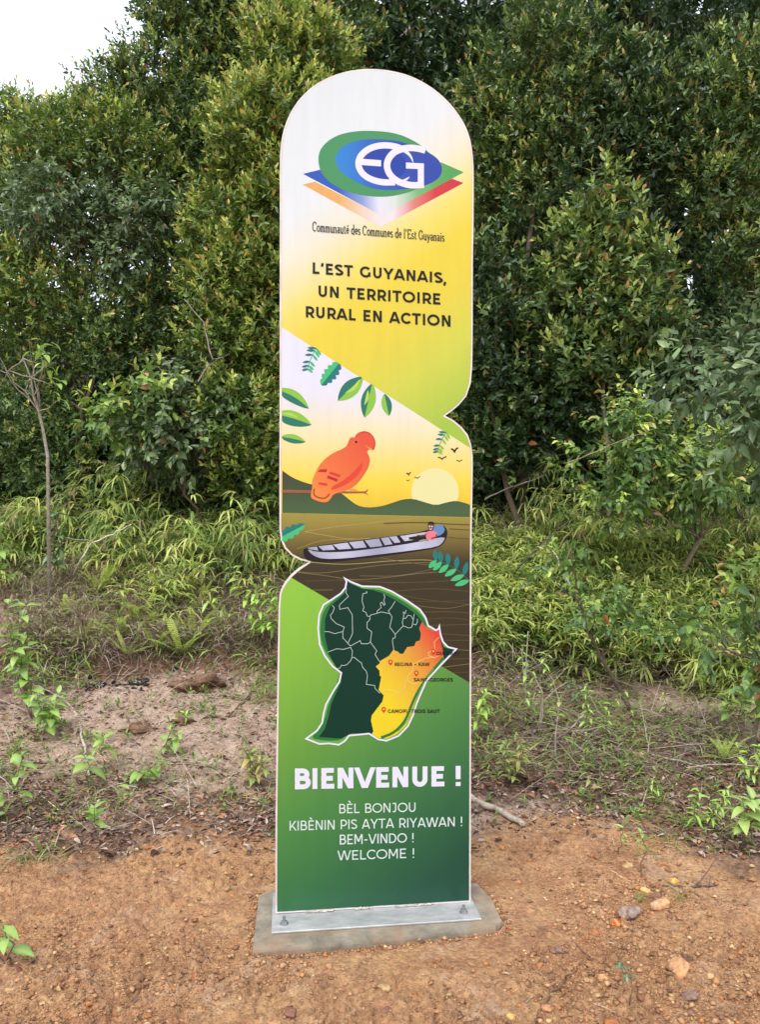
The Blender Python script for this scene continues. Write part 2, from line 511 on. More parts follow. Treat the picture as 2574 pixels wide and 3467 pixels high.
def dirty(name, c1, c2, rough=.5, scale=8, metallic=0.0, stretch=(1, 1, 1)):
    m, n, l, b = new_mat(name)
    tc = n.new('ShaderNodeTexCoord'); mp = n.new('ShaderNodeMapping'); mp.inputs['Scale'].default_value = stretch
    l.new(tc.outputs['Object'], mp.inputs[0])
    t = n.new('ShaderNodeTexNoise'); t.inputs['Scale'].default_value = scale; t.inputs['Detail'].default_value = 7; t.inputs['Roughness'].default_value = .7
    l.new(mp.outputs[0], t.inputs['Vector'])
    r = n.new('ShaderNodeValToRGB'); r.color_ramp.elements[0].position = .35; r.color_ramp.elements[1].position = .65
    r.color_ramp.elements[0].color = (*lin(c1), 1); r.color_ramp.elements[1].color = (*lin(c2), 1)
    l.new(t.outputs['Fac'], r.inputs[0]); l.new(r.outputs[0], b.inputs['Base Color'])
    b.inputs['Roughness'].default_value = rough; b.inputs['Metallic'].default_value = metallic
    bp = n.new('ShaderNodeBump'); bp.inputs['Strength'].default_value = .3; bp.inputs['Distance'].default_value = .003
    l.new(t.outputs['Fac'], bp.inputs['Height']); l.new(bp.outputs[0], b.inputs['Normal'])
    return m

M_BODY = dirty('sign_body_white', (202, 190, 182), (222, 216, 212), .5, 12)
M_SEAM = flat_mat('seam_brown', (150, 132, 120))
body = prism('sign_body', OUT, 0.0, 0.045, M_BODY, sign)
IN0 = inset(OUT, 0.0066)
IN1 = inset(OUT, 0.0074)
seam = prism('seam', IN0, -0.0006, 0.0, M_SEAM, sign)

# printed face, cut in four fields
def gpt(x, y): return to_panel(x, y)
U = (0.59, 0.81)
def along(t):      # point on the diagonal through the sign where .59x + .81y = t (photograph pixels)
    x = 1270.0; return gpt(x + (t - (.59 * x + .81 * 1700)) * U[0], 1700 + (t - (.59 * x + .81 * 1700)) * U[1])
W_ = (226, 230, 246)
M_TOP = grad_mat('print_white_to_lime', along(700), along(2100), [(0, (218, 228, 234)), (.33, (228, 235, 238)), (.41, (236, 233, 214)), (.52, (236, 222, 110)), (.60, (232, 212, 60)), (.70, (228, 210, 62)), (.82, (208, 212, 74)), (.97, (164, 198, 66))])
M_SKY = grad_mat('print_sky_yellow', R2(700, 950), R3(700, 700), [(0, (228, 230, 250)), (.16, (230, 230, 238)), (.38, (238, 230, 190)), (.62, (238, 222, 130)), (.80, (242, 216, 72)), (1, (230, 196, 50))])
M_WAT = grad_mat('print_river', R3(700, 745), R3(700, 1200), [(0, (158, 148, 66)), (.2, (150, 134, 58)), (.45, (118, 102, 46)), (.68, (84, 72, 38)), (.80, (60, 54, 34)), (1, (56, 50, 32))])
M_GRN = grad_mat('print_green', along(2200), along(3350), [(0, (142, 200, 68)), (.18, (130, 186, 66)), (.36, (106, 162, 66)), (.52, (80, 142, 72)), (.72, (54, 112, 70)), (.9, (36, 84, 64)), (1, (32, 78, 62))])
cdt_v = [Vector(p) for p in (IN1 if area2(IN1) > 0 else IN1[::-1])]; cdt_e = []
def cut(a, b):
    a, b = Vector(a), Vector(b); d = b - a
    cdt_v.extend([a - d * .3, b + d * .3]); cdt_e.append((len(cdt_v) - 2, len(cdt_v) - 1))
    return Vector((a.x, 0, a.y)), Vector((-d.y, 0, d.x)).normalized()
c1 = cut(R2(118, 570), R2(1530, 1472)); c2 = cut(R3(118, 742), R3(1525, 776)); c3 = cut(R4(182, 118), R4(1520, 905))
rv, _, rf, _, _, orig = geometry.delaunay_2d_cdt(cdt_v, cdt_e, [list(range(len(IN1)))], 0, 1e-6)
tv = [(p.x, -0.0012, p.y) for p in rv]; tf, tm = [], []
for t, og in zip(rf, orig):
    if not og: continue
    c = sum((Vector(tv[i]) for i in t), Vector()) / 3
    s = [(c - p).dot(nn) > 0 for p, nn in (c1, c2, c3)]
    tf.append(list(t)); tm.append(0 if s[0] else (1 if s[1] else (2 if s[2] else 3)))
me = bpy.data.meshes.new('printed_face'); me.from_pydata(tv, [], tf); me.polygons.foreach_set('material_index', tm); me.update()
for m in (M_TOP, M_SKY, M_WAT, M_GRN): me.materials.append(m)
face = link('printed_face', me, sign)

class Art:
    """flat print laid on the face, in thin layers"""
    layer = 10
    def __init__(s): s.v, s.f, s.m, s.mats = [], [], [], []
    def mi(s, mat):
        if mat not in s.mats: s.mats.append(mat)
        return s.mats.index(mat)
    def poly(s, pts, mat):
        Art.layer += 1
        y = -0.0012 - 0.00004 * Art.layer
        tri = geometry.tessellate_polygon([[Vector((p[0], p[1], 0)) for p in pts]])
        b = len(s.v); s.v += [(p[0], y, p[1]) for p in pts]
        for t in tri: s.f.append([b + i for i in t]); s.m.append(s.mi(mat))
    def strip(s, L, R, mat, y=None):
        if y is None:
            Art.layer += 1; y = -0.0012 - 0.00004 * Art.layer
        b = len(s.v); n = len(L)
        for a, c in zip(L, R): s.v += [(a[0], y, a[1]), (c[0], y, c[1])]
        k = s.mi(mat)
        for i in range(n - 1):
            q = b + 2 * i
            s.f += [[q, q + 1, q + 3], [q, q + 3, q + 2]]; s.m += [k, k]
    def line(s, pts, w, mat, closed=False, w1=None):
        pts = [p for i, p in enumerate(pts) if i == 0 or (Vector(p) - Vector(pts[i - 1])).length > 1e-6]
        if closed: pts = pts + [pts[0]]
        L, R = offset(pts, w, w1, closed); s.strip(L, R, mat)
    def build(s, name, label=None):
        me = bpy.data.meshes.new(name); me.from_pydata(s.v, [], s.f)
        for m in s.mats: me.materials.append(m)
        me.polygons.foreach_set('material_index', s.m)
        me.update()
        flip = [p.index for p in me.polygons if p.normal.y > 0]
        if flip:
            b2 = bmesh.new(); b2.from_mesh(me); b2.faces.ensure_lookup_table()
            for i in flip: b2.faces[i].normal_flip()
            b2.to_mesh(me); b2.free()
        o = link(name, me, sign)
        if label: o['label'] = label
        return o

def offset(pts, w, w1=None, closed=False):
    n = len(pts); L, R = [], []
    for i in range(n):
        p = Vector(pts[i])
        a = Vector(pts[i - 1]) if i > 0 else (Vector(pts[-2]) if closed else None)
        c = Vector(pts[i + 1]) if i < n - 1 else (Vector(pts[1]) if closed else None)
        e1 = (p - a).normalized() if a is not None else None
        e2 = (c - p).normalized() if c is not None else None
        if e1 is None: e1 = e2
        if e2 is None: e2 = e1
        n1, n2 = Vector((-e1.y, e1.x)), Vector((-e2.y, e2.x))
        m = n1 + n2
        m = m.normalized() if m.length > 1e-4 else n1
        k = 1 / max(m.dot(n1), .42)
        ww = w if w1 is None else w + (w1 - w) * i / (n - 1)
        L.append(tuple(p + m * (ww * .5 * k))); R.append(tuple(p - m * (ww * .5 * k)))
    return L, R

PXM = 0.78 / 655 / KZ        # one crop pixel on the sign, in metres

# ---- lettering: strokes, cap height 1
def arc(cx, cy, rx, ry, a0, a1, n=12):
    return [(cx + rx * math.cos(math.radians(a0 + (a1 - a0) * i / n)), cy + ry * math.sin(math.radians(a0 + (a1 - a0) * i / n))) for i in range(n + 1)]
def glyph(ch, t):
    h = t / 2; T = 1 - h
    G = {
     'A': ([[(.03, -.06), (.42, 1.06), (.81, -.06)], [(.18, .27), (.66, .27)]], .84),
     'B': ([[(h + .07, 0), (h + .07, 1)], [(.07, T), (.42, T)] + arc(.42, (T + .52) / 2, .20, (T - .52) / 2, 90, -90, 8) + [(.07, .52)], [(.07, .52), (.46, .52)] + arc(.46, (.52 + h) / 2, .22, (.52 - h) / 2, 90, -90, 8) + [(.07, h)]], .76),
     'C': ([arc(.48, .5, .48 - h, .5 - h, 42, 318, 20)], .84),
     'D': ([[(h + .07, 0), (h + .07, 1)], [(.07, T), (.40, T)] + arc(.40, .5, .44 - h, .5 - h, 90, -90, 14) + [(.07, h)]], .88),
     'E': ([[(h + .07, 0), (h + .07, 1)], [(.07, T), (.64, T)], [(.07, .5), (.59, .5)], [(.07, h), (.66, h)]], .70),
     'G': ([arc(.48, .5, .48 - h, .5 - h, 42, 335, 20), [(.88 - h, .10), (.88 - h, .5)]], .93),
     'I': ([[(h + .07, 0), (h + .07, 1)]], .14 + t),
     'J': ([[(.1, T), (.48 - h, T), (.48 - h, .3)] + arc(.24, .26, .24 - h, .26 - h, 0, -130, 8)], .58),
     'K': ([[(h + .07, 0), (h + .07, 1)], [(.07 + t, .32), (.74, 1.04)], [(.32, .56), (.78, -.05)]], .78),
     'L': ([[(h + .07, 0), (h + .07, 1)], [(.07, h), (.62, h)]], .64),
     'M': ([[(h + .07, 0), (h + .07, 1)], [(h + .09, 1.02), (.5, .25), (.91 - h, 1.02)], [(.93 - h, 0), (.93 - h, 1)]], 1.0),
     'N': ([[(h + .07, 0), (h + .07, 1)], [(h + .07, 1.02), (.80 - h, -.02)], [(.80 - h, 0), (.80 - h, 1)]], .87),
     'O': ([arc(.52, .5, .52 - h, .5 - h, 0, 360, 28)], 1.04),
     'P': ([[(h + .07, 0), (h + .07, 1)], [(.07, T), (.42, T)] + arc(.42, (T + .38) / 2, .25, (T - .38) / 2, 90, -90, 8) + [(.07, .38)]], .74),
     'R': ([[(h + .07, 0), (h + .07, 1)], [(.07, T), (.42, T)] + arc(.42, (T + .38) / 2, .25, (T - .38) / 2, 90, -90, 8) + [(.07, .38)], [(.42, .40), (.72, -.05)]], .76),
     'S': ([[(.60, .80)] + arc(.34, .74, .25, .26 - h, 40, 200, 10) + arc(.34, .26, .28, .26 - h, 40, -150, 12)], .68),
     'T': ([[(0, T), (.72, T)], [(.36, 0), (.36, 1)]], .72),
     'U': ([[(h + .07, 1), (h + .07, .38)] + arc(.42, .38, .35 - h, .38 - h, 180, 360, 12) + [(.77 - h, 1)]], .84),
     'V': ([[(.02, 1.06), (.41, -.06), (.80, 1.06)]], .82),
     'W': ([[(.02, 1.06), (.33, -.06), (.62, 1.06), (.91, -.06), (1.22, 1.06)]], 1.24),
     'Y': ([[(.03, 1.05), (.39, .42), (.75, 1.05)], [(.39, 0), (.39, .46)]], .78),
     '!': ([[(.14, .34), (.14, 1)], [(.14, 0), (.14, min(t, .2))]], .28),
     '-': ([[(.06, .40), (.40, .40)]], .46),
     '–': ([[(.05, .42), (.55, .42)]], .6),
     "'": ([[(.16, 1.0), (.09, .68)]], .26),
     ',': ([[(.14, .14), (.05, -.2)]], .26),
     ' ': ([], .38),
    }
    if ch == 'È':
        s, w = glyph('E', t); return s + [[(.22, 1.30), (.44, 1.10)]], w
    return G[ch]
def lower(ch, t):            # a narrow book face with small serifs
    h = t / 2; x = .62
    def stem(px, y1=x): return [(px, 0), (px, y1)]
    def foot(px, y=0.02): return [(px - .09, y), (px + .09, y)]
    G = {
     'C': ([arc(.30, .5, .26, .48, 50, 310, 16), [(.48, .72), (.48, .95)]], .58),
     'E': ([[(.1, 0), (.1, 1)], [(.03, .97), (.48, .97), (.48, .80)], [(.1, .5), (.4, .5)], [(.03, .03), (.5, .03), (.52, .2)]], .56),
     'G': ([arc(.30, .5, .26, .48, 50, 320, 16), [(.54, .05), (.54, .45)], [(.44, .45), (.62, .45)], [(.5, .72), (.5, .95)]], .66),
     'o': ([arc(.22, .31, .18, .29, 0, 360, 18)], .44),
     'm': ([stem(.08), foot(.08), [(.08, .48)] + arc(.20, .42, .12, .17, 150, 0, 6) + [(.32, 0)], foot(.32), [(.32, .48)] + arc(.44, .42, .12, .17, 150, 0, 6) + [(.56, 0)], foot(.56)], .66),
     'n': ([stem(.08), foot(.08), [(.08, .48)] + arc(.22, .42, .13, .17, 150, 0, 6) + [(.35, 0)], foot(.35)], .45),
     'u': ([[(.08, x), (.08, .2)] + arc(.20, .2, .12, .18, 180, 340, 6), [(.34, x), (.34, 0), (.42, .02)], [(0, .6), (.08, .6)]], .44),
     'a': ([[(.06, .52)] + arc(.18, .45, .13, .15, 140, 0, 6) + [(.31, .06), (.38, .02)], arc(.19, .18, .13, .16, 60, 330, 10)], .40),
     't': ([[(.12, .82), (.12, .15)] + arc(.2, .14, .08, .12, 180, 330, 5), [(.02, .6), (.26, .6)]], .30),
     'e': ([[(.06, .34), (.36, .34)] + arc(.21, .33, .15, .27, 5, 320, 14)], .41),
     'd': ([arc(.2, .3, .16, .28, 30, 330, 14), [(.36, 1.02), (.36, 0), (.43, .02)], [(.28, 1.0), (.36, 1.0)]], .46),
     's': ([arc(.16, .45, .12, .14, 30, 240, 8) + arc(.16, .16, .13, .14, 70, -150, 9)], .34),
     'l': ([[(.1, 0), (.1, 1.02)], foot(.1), [(.03, 1.0), (.1, 1.0)]], .22),
     'i': ([stem(.1), foot(.1), [(.1, .8), (.1, .9)], [(.03, .6), (.1, .6)]], .22),
     'y': ([[(.04, x), (.2, .02)], [(.38, x), (.16, -.18), (.04, -.26)]], .42),
     "'": ([[(.1, 1.0), (.07, .76)]], .2),
     ' ': ([], .22),
    }
    if ch == 'é':
        s, w = G['e']; return s + [[(.18, .74), (.30, .92)]], w
    return G[ch]

def text(art, R, s, quad, t, mat, font=glyph, gap=0.06, clampy=True):
    own = art is None
    if own: art = Art()
    """quad: left-top, right-top, right-base, left-base in crop pixels"""
    LT, RT, RB, LB = [Vector(q) for q in quad]
    adv = [font(c, t)[1] + gap for c in s]; tot = sum(adv) - gap
    kx = ((RT - LT).length / tot) / ((LT - LB).length)         # squeeze
    x = 0.0
    for c, a in zip(s, adv):
        strokes, _ = font(c, t)
        for st in strokes:
            def M(p):
                py = p[1]; fx = (x * kx + p[0]) / (tot * kx)
                q = (LB + (RB - LB) * fx) * (1 - py) + (LT + (RT - LT) * fx) * py
                return R(q.x, q.y)
            pts = [((px) * kx, py) for px, py in st]
            pts = [p for i, p in enumerate(pts) if i == 0 or math.dist(p, pts[i - 1]) > .012]
            if clampy and any(p[1] > 1.01 or p[1] < -.01 for p in st) and max(p[1] for p in st) < 1.08 and min(p[1] for p in st) > -.1:
                # slanting strokes: every leg on its own, its ends cut flat on the cap and base lines
                for p0, p1 in zip(pts[:-1], pts[1:]):
                    a0, b0 = Vector(p0), Vector(p1); d = (b0 - a0).normalized(); nn = Vector((-d.y, d.x)) * (t / 2)
                    if a0.y > 1 or a0.y < 0: a0 -= d * t
                    if b0.y > 1 or b0.y < 0: b0 += d * t
                    q = [a0 + nn, b0 + nn, b0 - nn, a0 - nn]
                    for lim, sg in ((0, 1), (1, -1)):
                        o_ = []
                        for k in range(len(q)):
                            u0, v0 = q[k - 1], q[k]; iu, iv = (u0.y - lim) * sg >= 0, (v0.y - lim) * sg >= 0
                            if iu != iv: o_.append(u0 + (v0 - u0) * ((lim - u0.y) / (v0.y - u0.y)))
                            if iv: o_.append(v0)
                        q = o_
                    Art.layer = TEXT_LAYER[0]; TEXT_LAYER[0] = 32 + (TEXT_LAYER[0] - 31) % 9
                    if len(q) > 2: art.poly([M(p) for p in q], mat)
                continue
            closed = len(st) > 20 and (Vector(pts[0]) - Vector(pts[-1])).length < 1e-3
            Lp, Rp = offset(pts, t, None, closed)
            Art.layer = TEXT_LAYER[0]; TEXT_LAYER[0] = 32 + (TEXT_LAYER[0] - 31) % 9
            art.strip([M(p) for p in Lp], [M(p) for p in Rp], mat)
        x += a
    if own: art.build('lettering')
TEXT_LAYER = [32]
# ---- artwork on the face
K_INK = flat_mat('print_black', (30, 26, 28)); WHT = flat_mat('print_white', (232, 232, 248))
def layer(n): Art.layer = n

def el(R, cx, cy, rx, ry, n=28, rot=0):
    c, s = math.cos(math.radians(rot)), math.sin(math.radians(rot))
    return [R(cx + rx * math.cos(2 * math.pi * i / n) * c - ry * math.sin(2 * math.pi * i / n) * s,
              cy + rx * math.cos(2 * math.pi * i / n) * s + ry * math.sin(2 * math.pi * i / n) * c) for i in range(n)]

# landscape: sun, hills, ripples
layer(1)
a = Art()
a.poly(el(R3, 1263, 585, 177, 177, 40), flat_mat('print_pale_sun', (230, 228, 166)))
a.build('printed_sun')
layer(3)
a = Art()
hills = smooth(cv(R3, [(122, 425), (200, 480), (290, 515), (345, 530), (500, 560), (570, 598), (620, 640), (680, 685), (750, 702), (850, 695), (950, 665), (1020, 640), (1100, 635), (1180, 660), (1270, 686), (1350, 662), (1420, 650), (1480, 665), (1524, 680)]), 1, False)
a.poly(hills + cv(R3, [(1524, 774), (122, 741)]), grad_mat('print_hills', R3(500, 450), R3(500, 730), [(0, (66, 66, 44)), (.4, (62, 78, 50)), (1, (70, 98, 60))]))
a.build('printed_hills')
layer(5)
a = Art()
RIP = flat_mat('print_ripple', (132, 118, 78)); RIP2 = flat_mat('print_ripple_dark', (92, 78, 52)); RIP3 = flat_mat('print_ripple_pale', (168, 156, 92))
for R, pts, mt, w in [
    (R3, [(290, 880), (500, 845), (750, 820), (900, 800), (1100, 785)], RIP3, 5), (R3, [(290, 880), (420, 905), (640, 940), (780, 930)], RIP3, 5),
    (R3, [(230, 1010), (420, 940), (650, 938)], RIP3, 3), (R3, [(880, 820), (1150, 810), (1350, 825), (1520, 830)], RIP2, 8), (R3, [(1360, 925), (1520, 935)], RIP2, 6),
    (R3, [(1370, 860), (1520, 870)], RIP2, 7), (R3, [(330, 1108), (520, 1125), (700, 1120), (900, 1100), (1150, 1090), (1240, 1095)], RIP3, 5), (R3, [(230, 1180), (420, 1195), (700, 1150), (950, 1120), (1250, 1110)], RIP, 4),
    (R3, [(240, 1185), (500, 1215), (640, 1245), (900, 1225), (1150, 1190), (1400, 1175)], RIP, 4), (R3, [(850, 1075), (1050, 1110), (1260, 1135)], RIP, 3),
    (R3, [(290, 1250), (600, 1240), (900, 1265), (1250, 1255), (1510, 1235)], RIP2, 5), (R3, [(700, 1210), (1000, 1215), (1290, 1150)], RIP, 3),
    (R4, [(330, 215), (500, 214)], RIP, 4), (R4, [(620, 140), (900, 160), (1250, 155)], RIP2, 5), (R4, [(950, 225), (1250, 200), (1520, 225)], RIP2, 6),
    (R4, [(1000, 250), (1200, 290), (1520, 320)], RIP2, 5), (R4, [(1080, 300), (1300, 300), (1520, 290)], RIP2, 4), (R4, [(1120, 330), (1350, 360), (1520, 320)], RIP, 3),
    (R4, [(1150, 380), (1350, 375), (1520, 385)], RIP2, 7), (R4, [(1200, 430), (1400, 420), (1520, 440)], RIP2, 5), (R4, [(1230, 480), (1520, 470)], RIP2, 6),
    (R4, [(1310, 540), (1520, 555)], RIP2, 6), (R4, [(1330, 590), (1520, 590)], RIP2, 5), (R4, [(1440, 660), (1520, 665)], RIP, 4), (R4, [(1360, 730), (1520, 725)], RIP2, 6), (R4, [(1330, 790), (1520, 765)], RIP, 4), (R4, [(1400, 830), (1520, 828)], RIP2, 5)]:
    a.line(smooth(cv(R, pts), 2, False), w * PXM, mt)
    if Art.layer > 9: Art.layer = 5
a.build('printed_river_ripples')

# leaves
GL, GD = flat_mat('print_leaf_light', (140, 196, 72)), flat_mat('print_leaf_dark', (44, 120, 102))
GL2, GD2 = flat_mat('print_frond_light', (74, 190, 124)), flat_mat('print_frond_teal', (34, 122, 118))
GY = flat_mat('print_leaf_sheen', (176, 214, 90))
def leafp(a, R, base, tip, w, m1, m2, bend=0.0, clipx=None):
    b, t = Vector(base), Vector(tip); d = t - b; nrm = Vector((-d.y, d.x)).normalized()
    n = 10; mid, lo, hi = [], [], []
    for i in range(n + 1):
        k = i / n; wd = w * .5 * math.sin(math.pi * min(k * .96 + .04, 1)) ** .8
        c = b + d * k + nrm * bend * math.sin(math.pi * k)
        mid.append(c); lo.append(c + nrm * wd); hi.append(c - nrm * wd)
    def q(l): return [R(max(p.x, clipx) if clipx else p.x, p.y) for p in l]
    a.strip(q(lo), q(mid), m1); a.strip(q(mid), q(hi), m2)
def leaf1(*q, sheen=None):
    layer(10); b_ = Art(); leafp(b_, *q)
    if sheen: leafp(b_, *sheen)
    b_.build('printed_leaf')
def frond1(*q): layer(13); b_ = Art(); frond(b_, *q); b_.build('printed_frond')
def lobed1(*q): b_ = Art(); lobed(b_, *q); b_.build('printed_lobed_leaf')
def frond(a, R, pts, ll, n, m1, m2, w, clip=1522):
    P = [Vector(p) for p in smooth(pts, 2, False)]
    a.line([R(min(p.x, clip), p.y) for p in P], 4 * PXM, m1)
    for i in range(n):
        k = int((i + .5) / n * (len(P) - 2)); p = P[k]; d = (P[k + 1] - P[k]).normalized(); nn = Vector((-d.y, d.x))
        s = 1 - .35 * i / n
        Art.layer = 14
        for sg, m in ((1, m1), (-1, m2)):
            tip = p + (d * .45 + nn * sg * .9) * ll * s
            if max(tip.x, p.x) < clip: leafp(a, R, p, tip, w, m, m)
def lobed(a, R, base, tip, w, m1, m2, n=5, clipx=None):
    b, t = Vector(base), Vector(tip); d = t - b; nrm = Vector((-d.y, d.x)).normalized()
    N = 44; mid, A_, B_ = [], [], []
    for i in range(N + 1):
        k = i / N; wd = w * .5 * (math.sin(math.pi * min(k * .88 + .1, 1)) ** .6) * (.62 + .38 * abs(math.sin(k * n * math.pi)))
        c = b + d * k; mid.append(c); A_.append(c + nrm * wd); B_.append(c - nrm * wd)
    def q(l): return [R(max(p.x, clipx) if clipx else p.x, p.y) for p in l]
    layer(12); a.strip(q(A_), q(mid), m1); a.strip(q(mid), q(B_), m2)
leaf1(R2, (718, 945), (537, 1117), 118, GD, GL, sheen=(R2, (700, 960), (590, 1060), 26, GY, GY, -16))
leaf1(R2, (792, 995), (737, 1243), 108, GD, GL, sheen=(R2, (762, 1040), (735, 1150), 24, GY, GY, -8)); leaf1(R2, (885, 1068), (920, 1230), 76, GL, GD)
leaf1(R2, (70, 1030), (322, 1176), 92, GD, GL, -20, 120); leaf1(R2, (60, 1215), (342, 1297), 112, GD, GL, -8, 120, sheen=(R2, (120, 1212), (250, 1250), 18, GY, GY, -12)); leaf1(R2, (112, 1385), (298, 1424), 66, GD, GL, -4, 120)
frond1(R2, [(378, 722), (345, 780), (318, 850), (310, 895)], 66, 6, GD2, GL2, 19)
frond1(R2, [(1348, 1350), (1310, 1410), (1288, 1470), (1282, 1505)], 56, 6, GD2, GL, 17)
frond1(R3, [(1521, 1250), (1450, 1180), (1370, 1130), (1300, 1105), (1255, 1090)], 112, 6, GD2, GL2, 40)
lobed1(R2, (545, 838), (415, 1000), 112, GL2, GD2); lobed1(R3, (60, 950), (290, 828), 100, GL2, GD2, 5, 121)

# bird on its branch
layer(13); a = Art()
BRN = flat_mat('print_branch', (160, 92, 64)); ORL = flat_mat('print_orange_light', (240, 146, 74))
a.line(cv(R3, [(121, 579), (345, 583), (600, 588), (700, 588), (745, 585), (762, 568)]), 21 * PXM, BRN, w1=8 * PXM)
a.line(cv(R3, [(710, 588), (745, 594), (762, 607)]), 9 * PXM, BRN, w1=5 * PXM)
a.line(cv(R3, [(620, 582), (640, 566), (665, 570), (690, 582)]), 13 * PXM, ORL)
M_BIRD = grad_mat('print_bird_orange', R3(380, 560), R3(780, 250), [(0, (240, 136, 62)), (.35, (232, 116, 58)), (1, (226, 84, 52))])
RED = flat_mat('print_red', (216, 62, 52)); CRM = flat_mat('print_crimson', (190, 36, 56))
layer(17)
a.poly(smooth(cv(R3, [(610, 228), (625, 185), (642, 175), (664, 182), (672, 160), (700, 138), (740, 129), (782, 145), (812, 185), (821, 230), (805, 279), (775, 263), (753, 285), (768, 310), (779, 350), (767, 400), (735, 455), (690, 515), (640, 558), (580, 582), (505, 600), (482, 640), (455, 663), (410, 661), (345, 637), (333, 615), (347, 545), (345, 500), (365, 450), (395, 390), (450, 330), (510, 290), (575, 263), (600, 245)]), 1), M_BIRD)
a.poly(smooth(cv(R3, [(725, 360), (722, 405), (685, 465), (605, 530), (485, 577), (492, 545), (560, 512), (640, 452), (690, 395)]), 1), flat_mat('print_wing_red', (222, 74, 52)))
for q, m in (([(400, 418), (458, 415), (452, 438), (388, 436)], CRM), ([(478, 432), (558, 458), (552, 478), (472, 450)], RED), ([(462, 462), (538, 488), (530, 510), (456, 482)], CRM), ([(396, 512), (462, 522), (456, 542), (390, 528)], RED)):
    a.poly(cv(R3, q), m)
a.line(smooth(cv(R3, [(668, 176), (690, 146), (740, 134), (785, 152), (810, 195), (812, 240), (800, 268)]), 2, False), 9 * PXM, RED)
a.poly(cv(R3, [(738, 235), (792, 262), (800, 276), (762, 258)]), ORL)
a.line(smooth(cv(R3, [(362, 560), (355, 600), (375, 622), (430, 636), (462, 618), (474, 598)]), 2, False), 10 * PXM, flat_mat('print_tail_brown', (146, 84, 42)))
a.poly(el(R3, 674, 213, 9, 9, 12), K_INK)
a.build('printed_bird', 'orange bird perched on a brown branch')

def gull(cx, cy, w, h):
    layer(20); a = Art()
    a.line(cv(R3, [(cx - w, cy - h * .3), (cx - w * .4, cy - h * .1), (cx, cy + h * .5), (cx + w * .4, cy - h * .2), (cx + w, cy - h * .6)]), max(h * .42, 4) * PXM, K_INK)
    a.build('printed_gull')
for q in ((1408, 272, 26, 28), (1316, 332, 32, 18), (1444, 353, 22, 12), (1066, 449, 17, 18), (1130, 478, 21, 12), (1062, 499, 14, 9)): gull(*q)

# boat
layer(14); a = Art()
BK = flat_mat('print_boat_black', (30, 28, 34)); M_SIL = grad_mat('print_silver', R3(300, 1000), R3(1350, 900), [(0, (158, 160, 184)), (.25, (196, 200, 224)), (.5, (160, 164, 192)), (.75, (200, 204, 226)), (1, (170, 172, 196))])
a.poly(smooth(cv(R3, [(284, 1004), (420, 980), (640, 952), (1000, 908), (1190, 878), (1300, 828), (1345, 850), (1358, 890), (1342, 950), (1290, 1002), (1150, 1025), (900, 1062), (600, 1096), (450, 1112), (320, 1102), (288, 1072), (279, 1030)]), 1), BK)
a.poly(cv(R3, [(1040, 908), (1195, 884), (1195, 900), (1060, 925)]), M_SIL)
a.poly(smooth(cv(R3, [(303, 1008), (370, 1032), (520, 1036), (700, 1022), (1000, 982), (1200, 946), (1342, 916), (1322, 962), (1278, 994), (1100, 1020), (800, 1056), (600, 1080), (430, 1086), (352, 1060)]), 1), M_SIL)
for q in ([(308, 1002), (380, 992), (392, 1022), (335, 1014)], [(390, 990), (495, 978), (517, 1016), (425, 1020)], [(500, 977), (610, 962), (637, 1008), (545, 1014)], [(620, 960), (725, 948), (752, 998), (660, 1006)], [(738, 946), (845, 932), (870, 988), (780, 998)],
          [(858, 930), (915, 922), (945, 974), (888, 982)], [(920, 920), (975, 914), (1005, 960), (962, 966)], [(1000, 912), (1062, 908), (1070, 940), (1105, 942), (1035, 952)]):
    layer(18); a.poly(cv(R3, q), M_SIL)
a.build('printed_boat', 'long grey canoe outlined in black')
layer(20); a = Art()
SK = flat_mat('print_skin', (104, 62, 46)); 
a.poly(smooth(cv(R3, [(1240, 850), (1290, 826), (1330, 836), (1338, 880), (1290, 918), (1250, 890)]), 1), flat_mat('print_blue_bag', (98, 140, 190)))
a.line(cv(R3, [(1328, 838), (1345, 870), (1335, 915)]), 9 * PXM, BK)
a.poly(smooth(cv(R3, [(1192, 905), (1200, 880), (1240, 872), (1278, 885), (1283, 912), (1258, 944), (1200, 942)]), 1), flat_mat('print_shirt', (232, 128, 144)))
a.line(cv(R3, [(1200, 900), (1170, 914), (1130, 908)]), 9 * PXM, SK); a.line(cv(R3, [(1275, 900), (1270, 922), (1235, 932)]), 10 * PXM, SK)
a.line(cv(R3, [(1145, 952), (1180, 944), (1215, 946)]), 13 * PXM, flat_mat('print_shorts', (150, 150, 140)))
a.poly(el(R3, 1232, 845, 22, 31), SK)
a.poly(cv(R3, [(1208, 832), (1212, 812), (1232, 805), (1254, 812), (1258, 834), (1240, 822), (1222, 823)]), BK)
a.poly(el(R3, 1222, 842, 5, 7, 8), WHT); a.poly(el(R3, 1240, 843, 5, 7, 8), WHT); a.line(cv(R3, [(1220, 859), (1230, 864), (1240, 859)]), 5 * PXM, WHT)
a.build('printed_boatman')

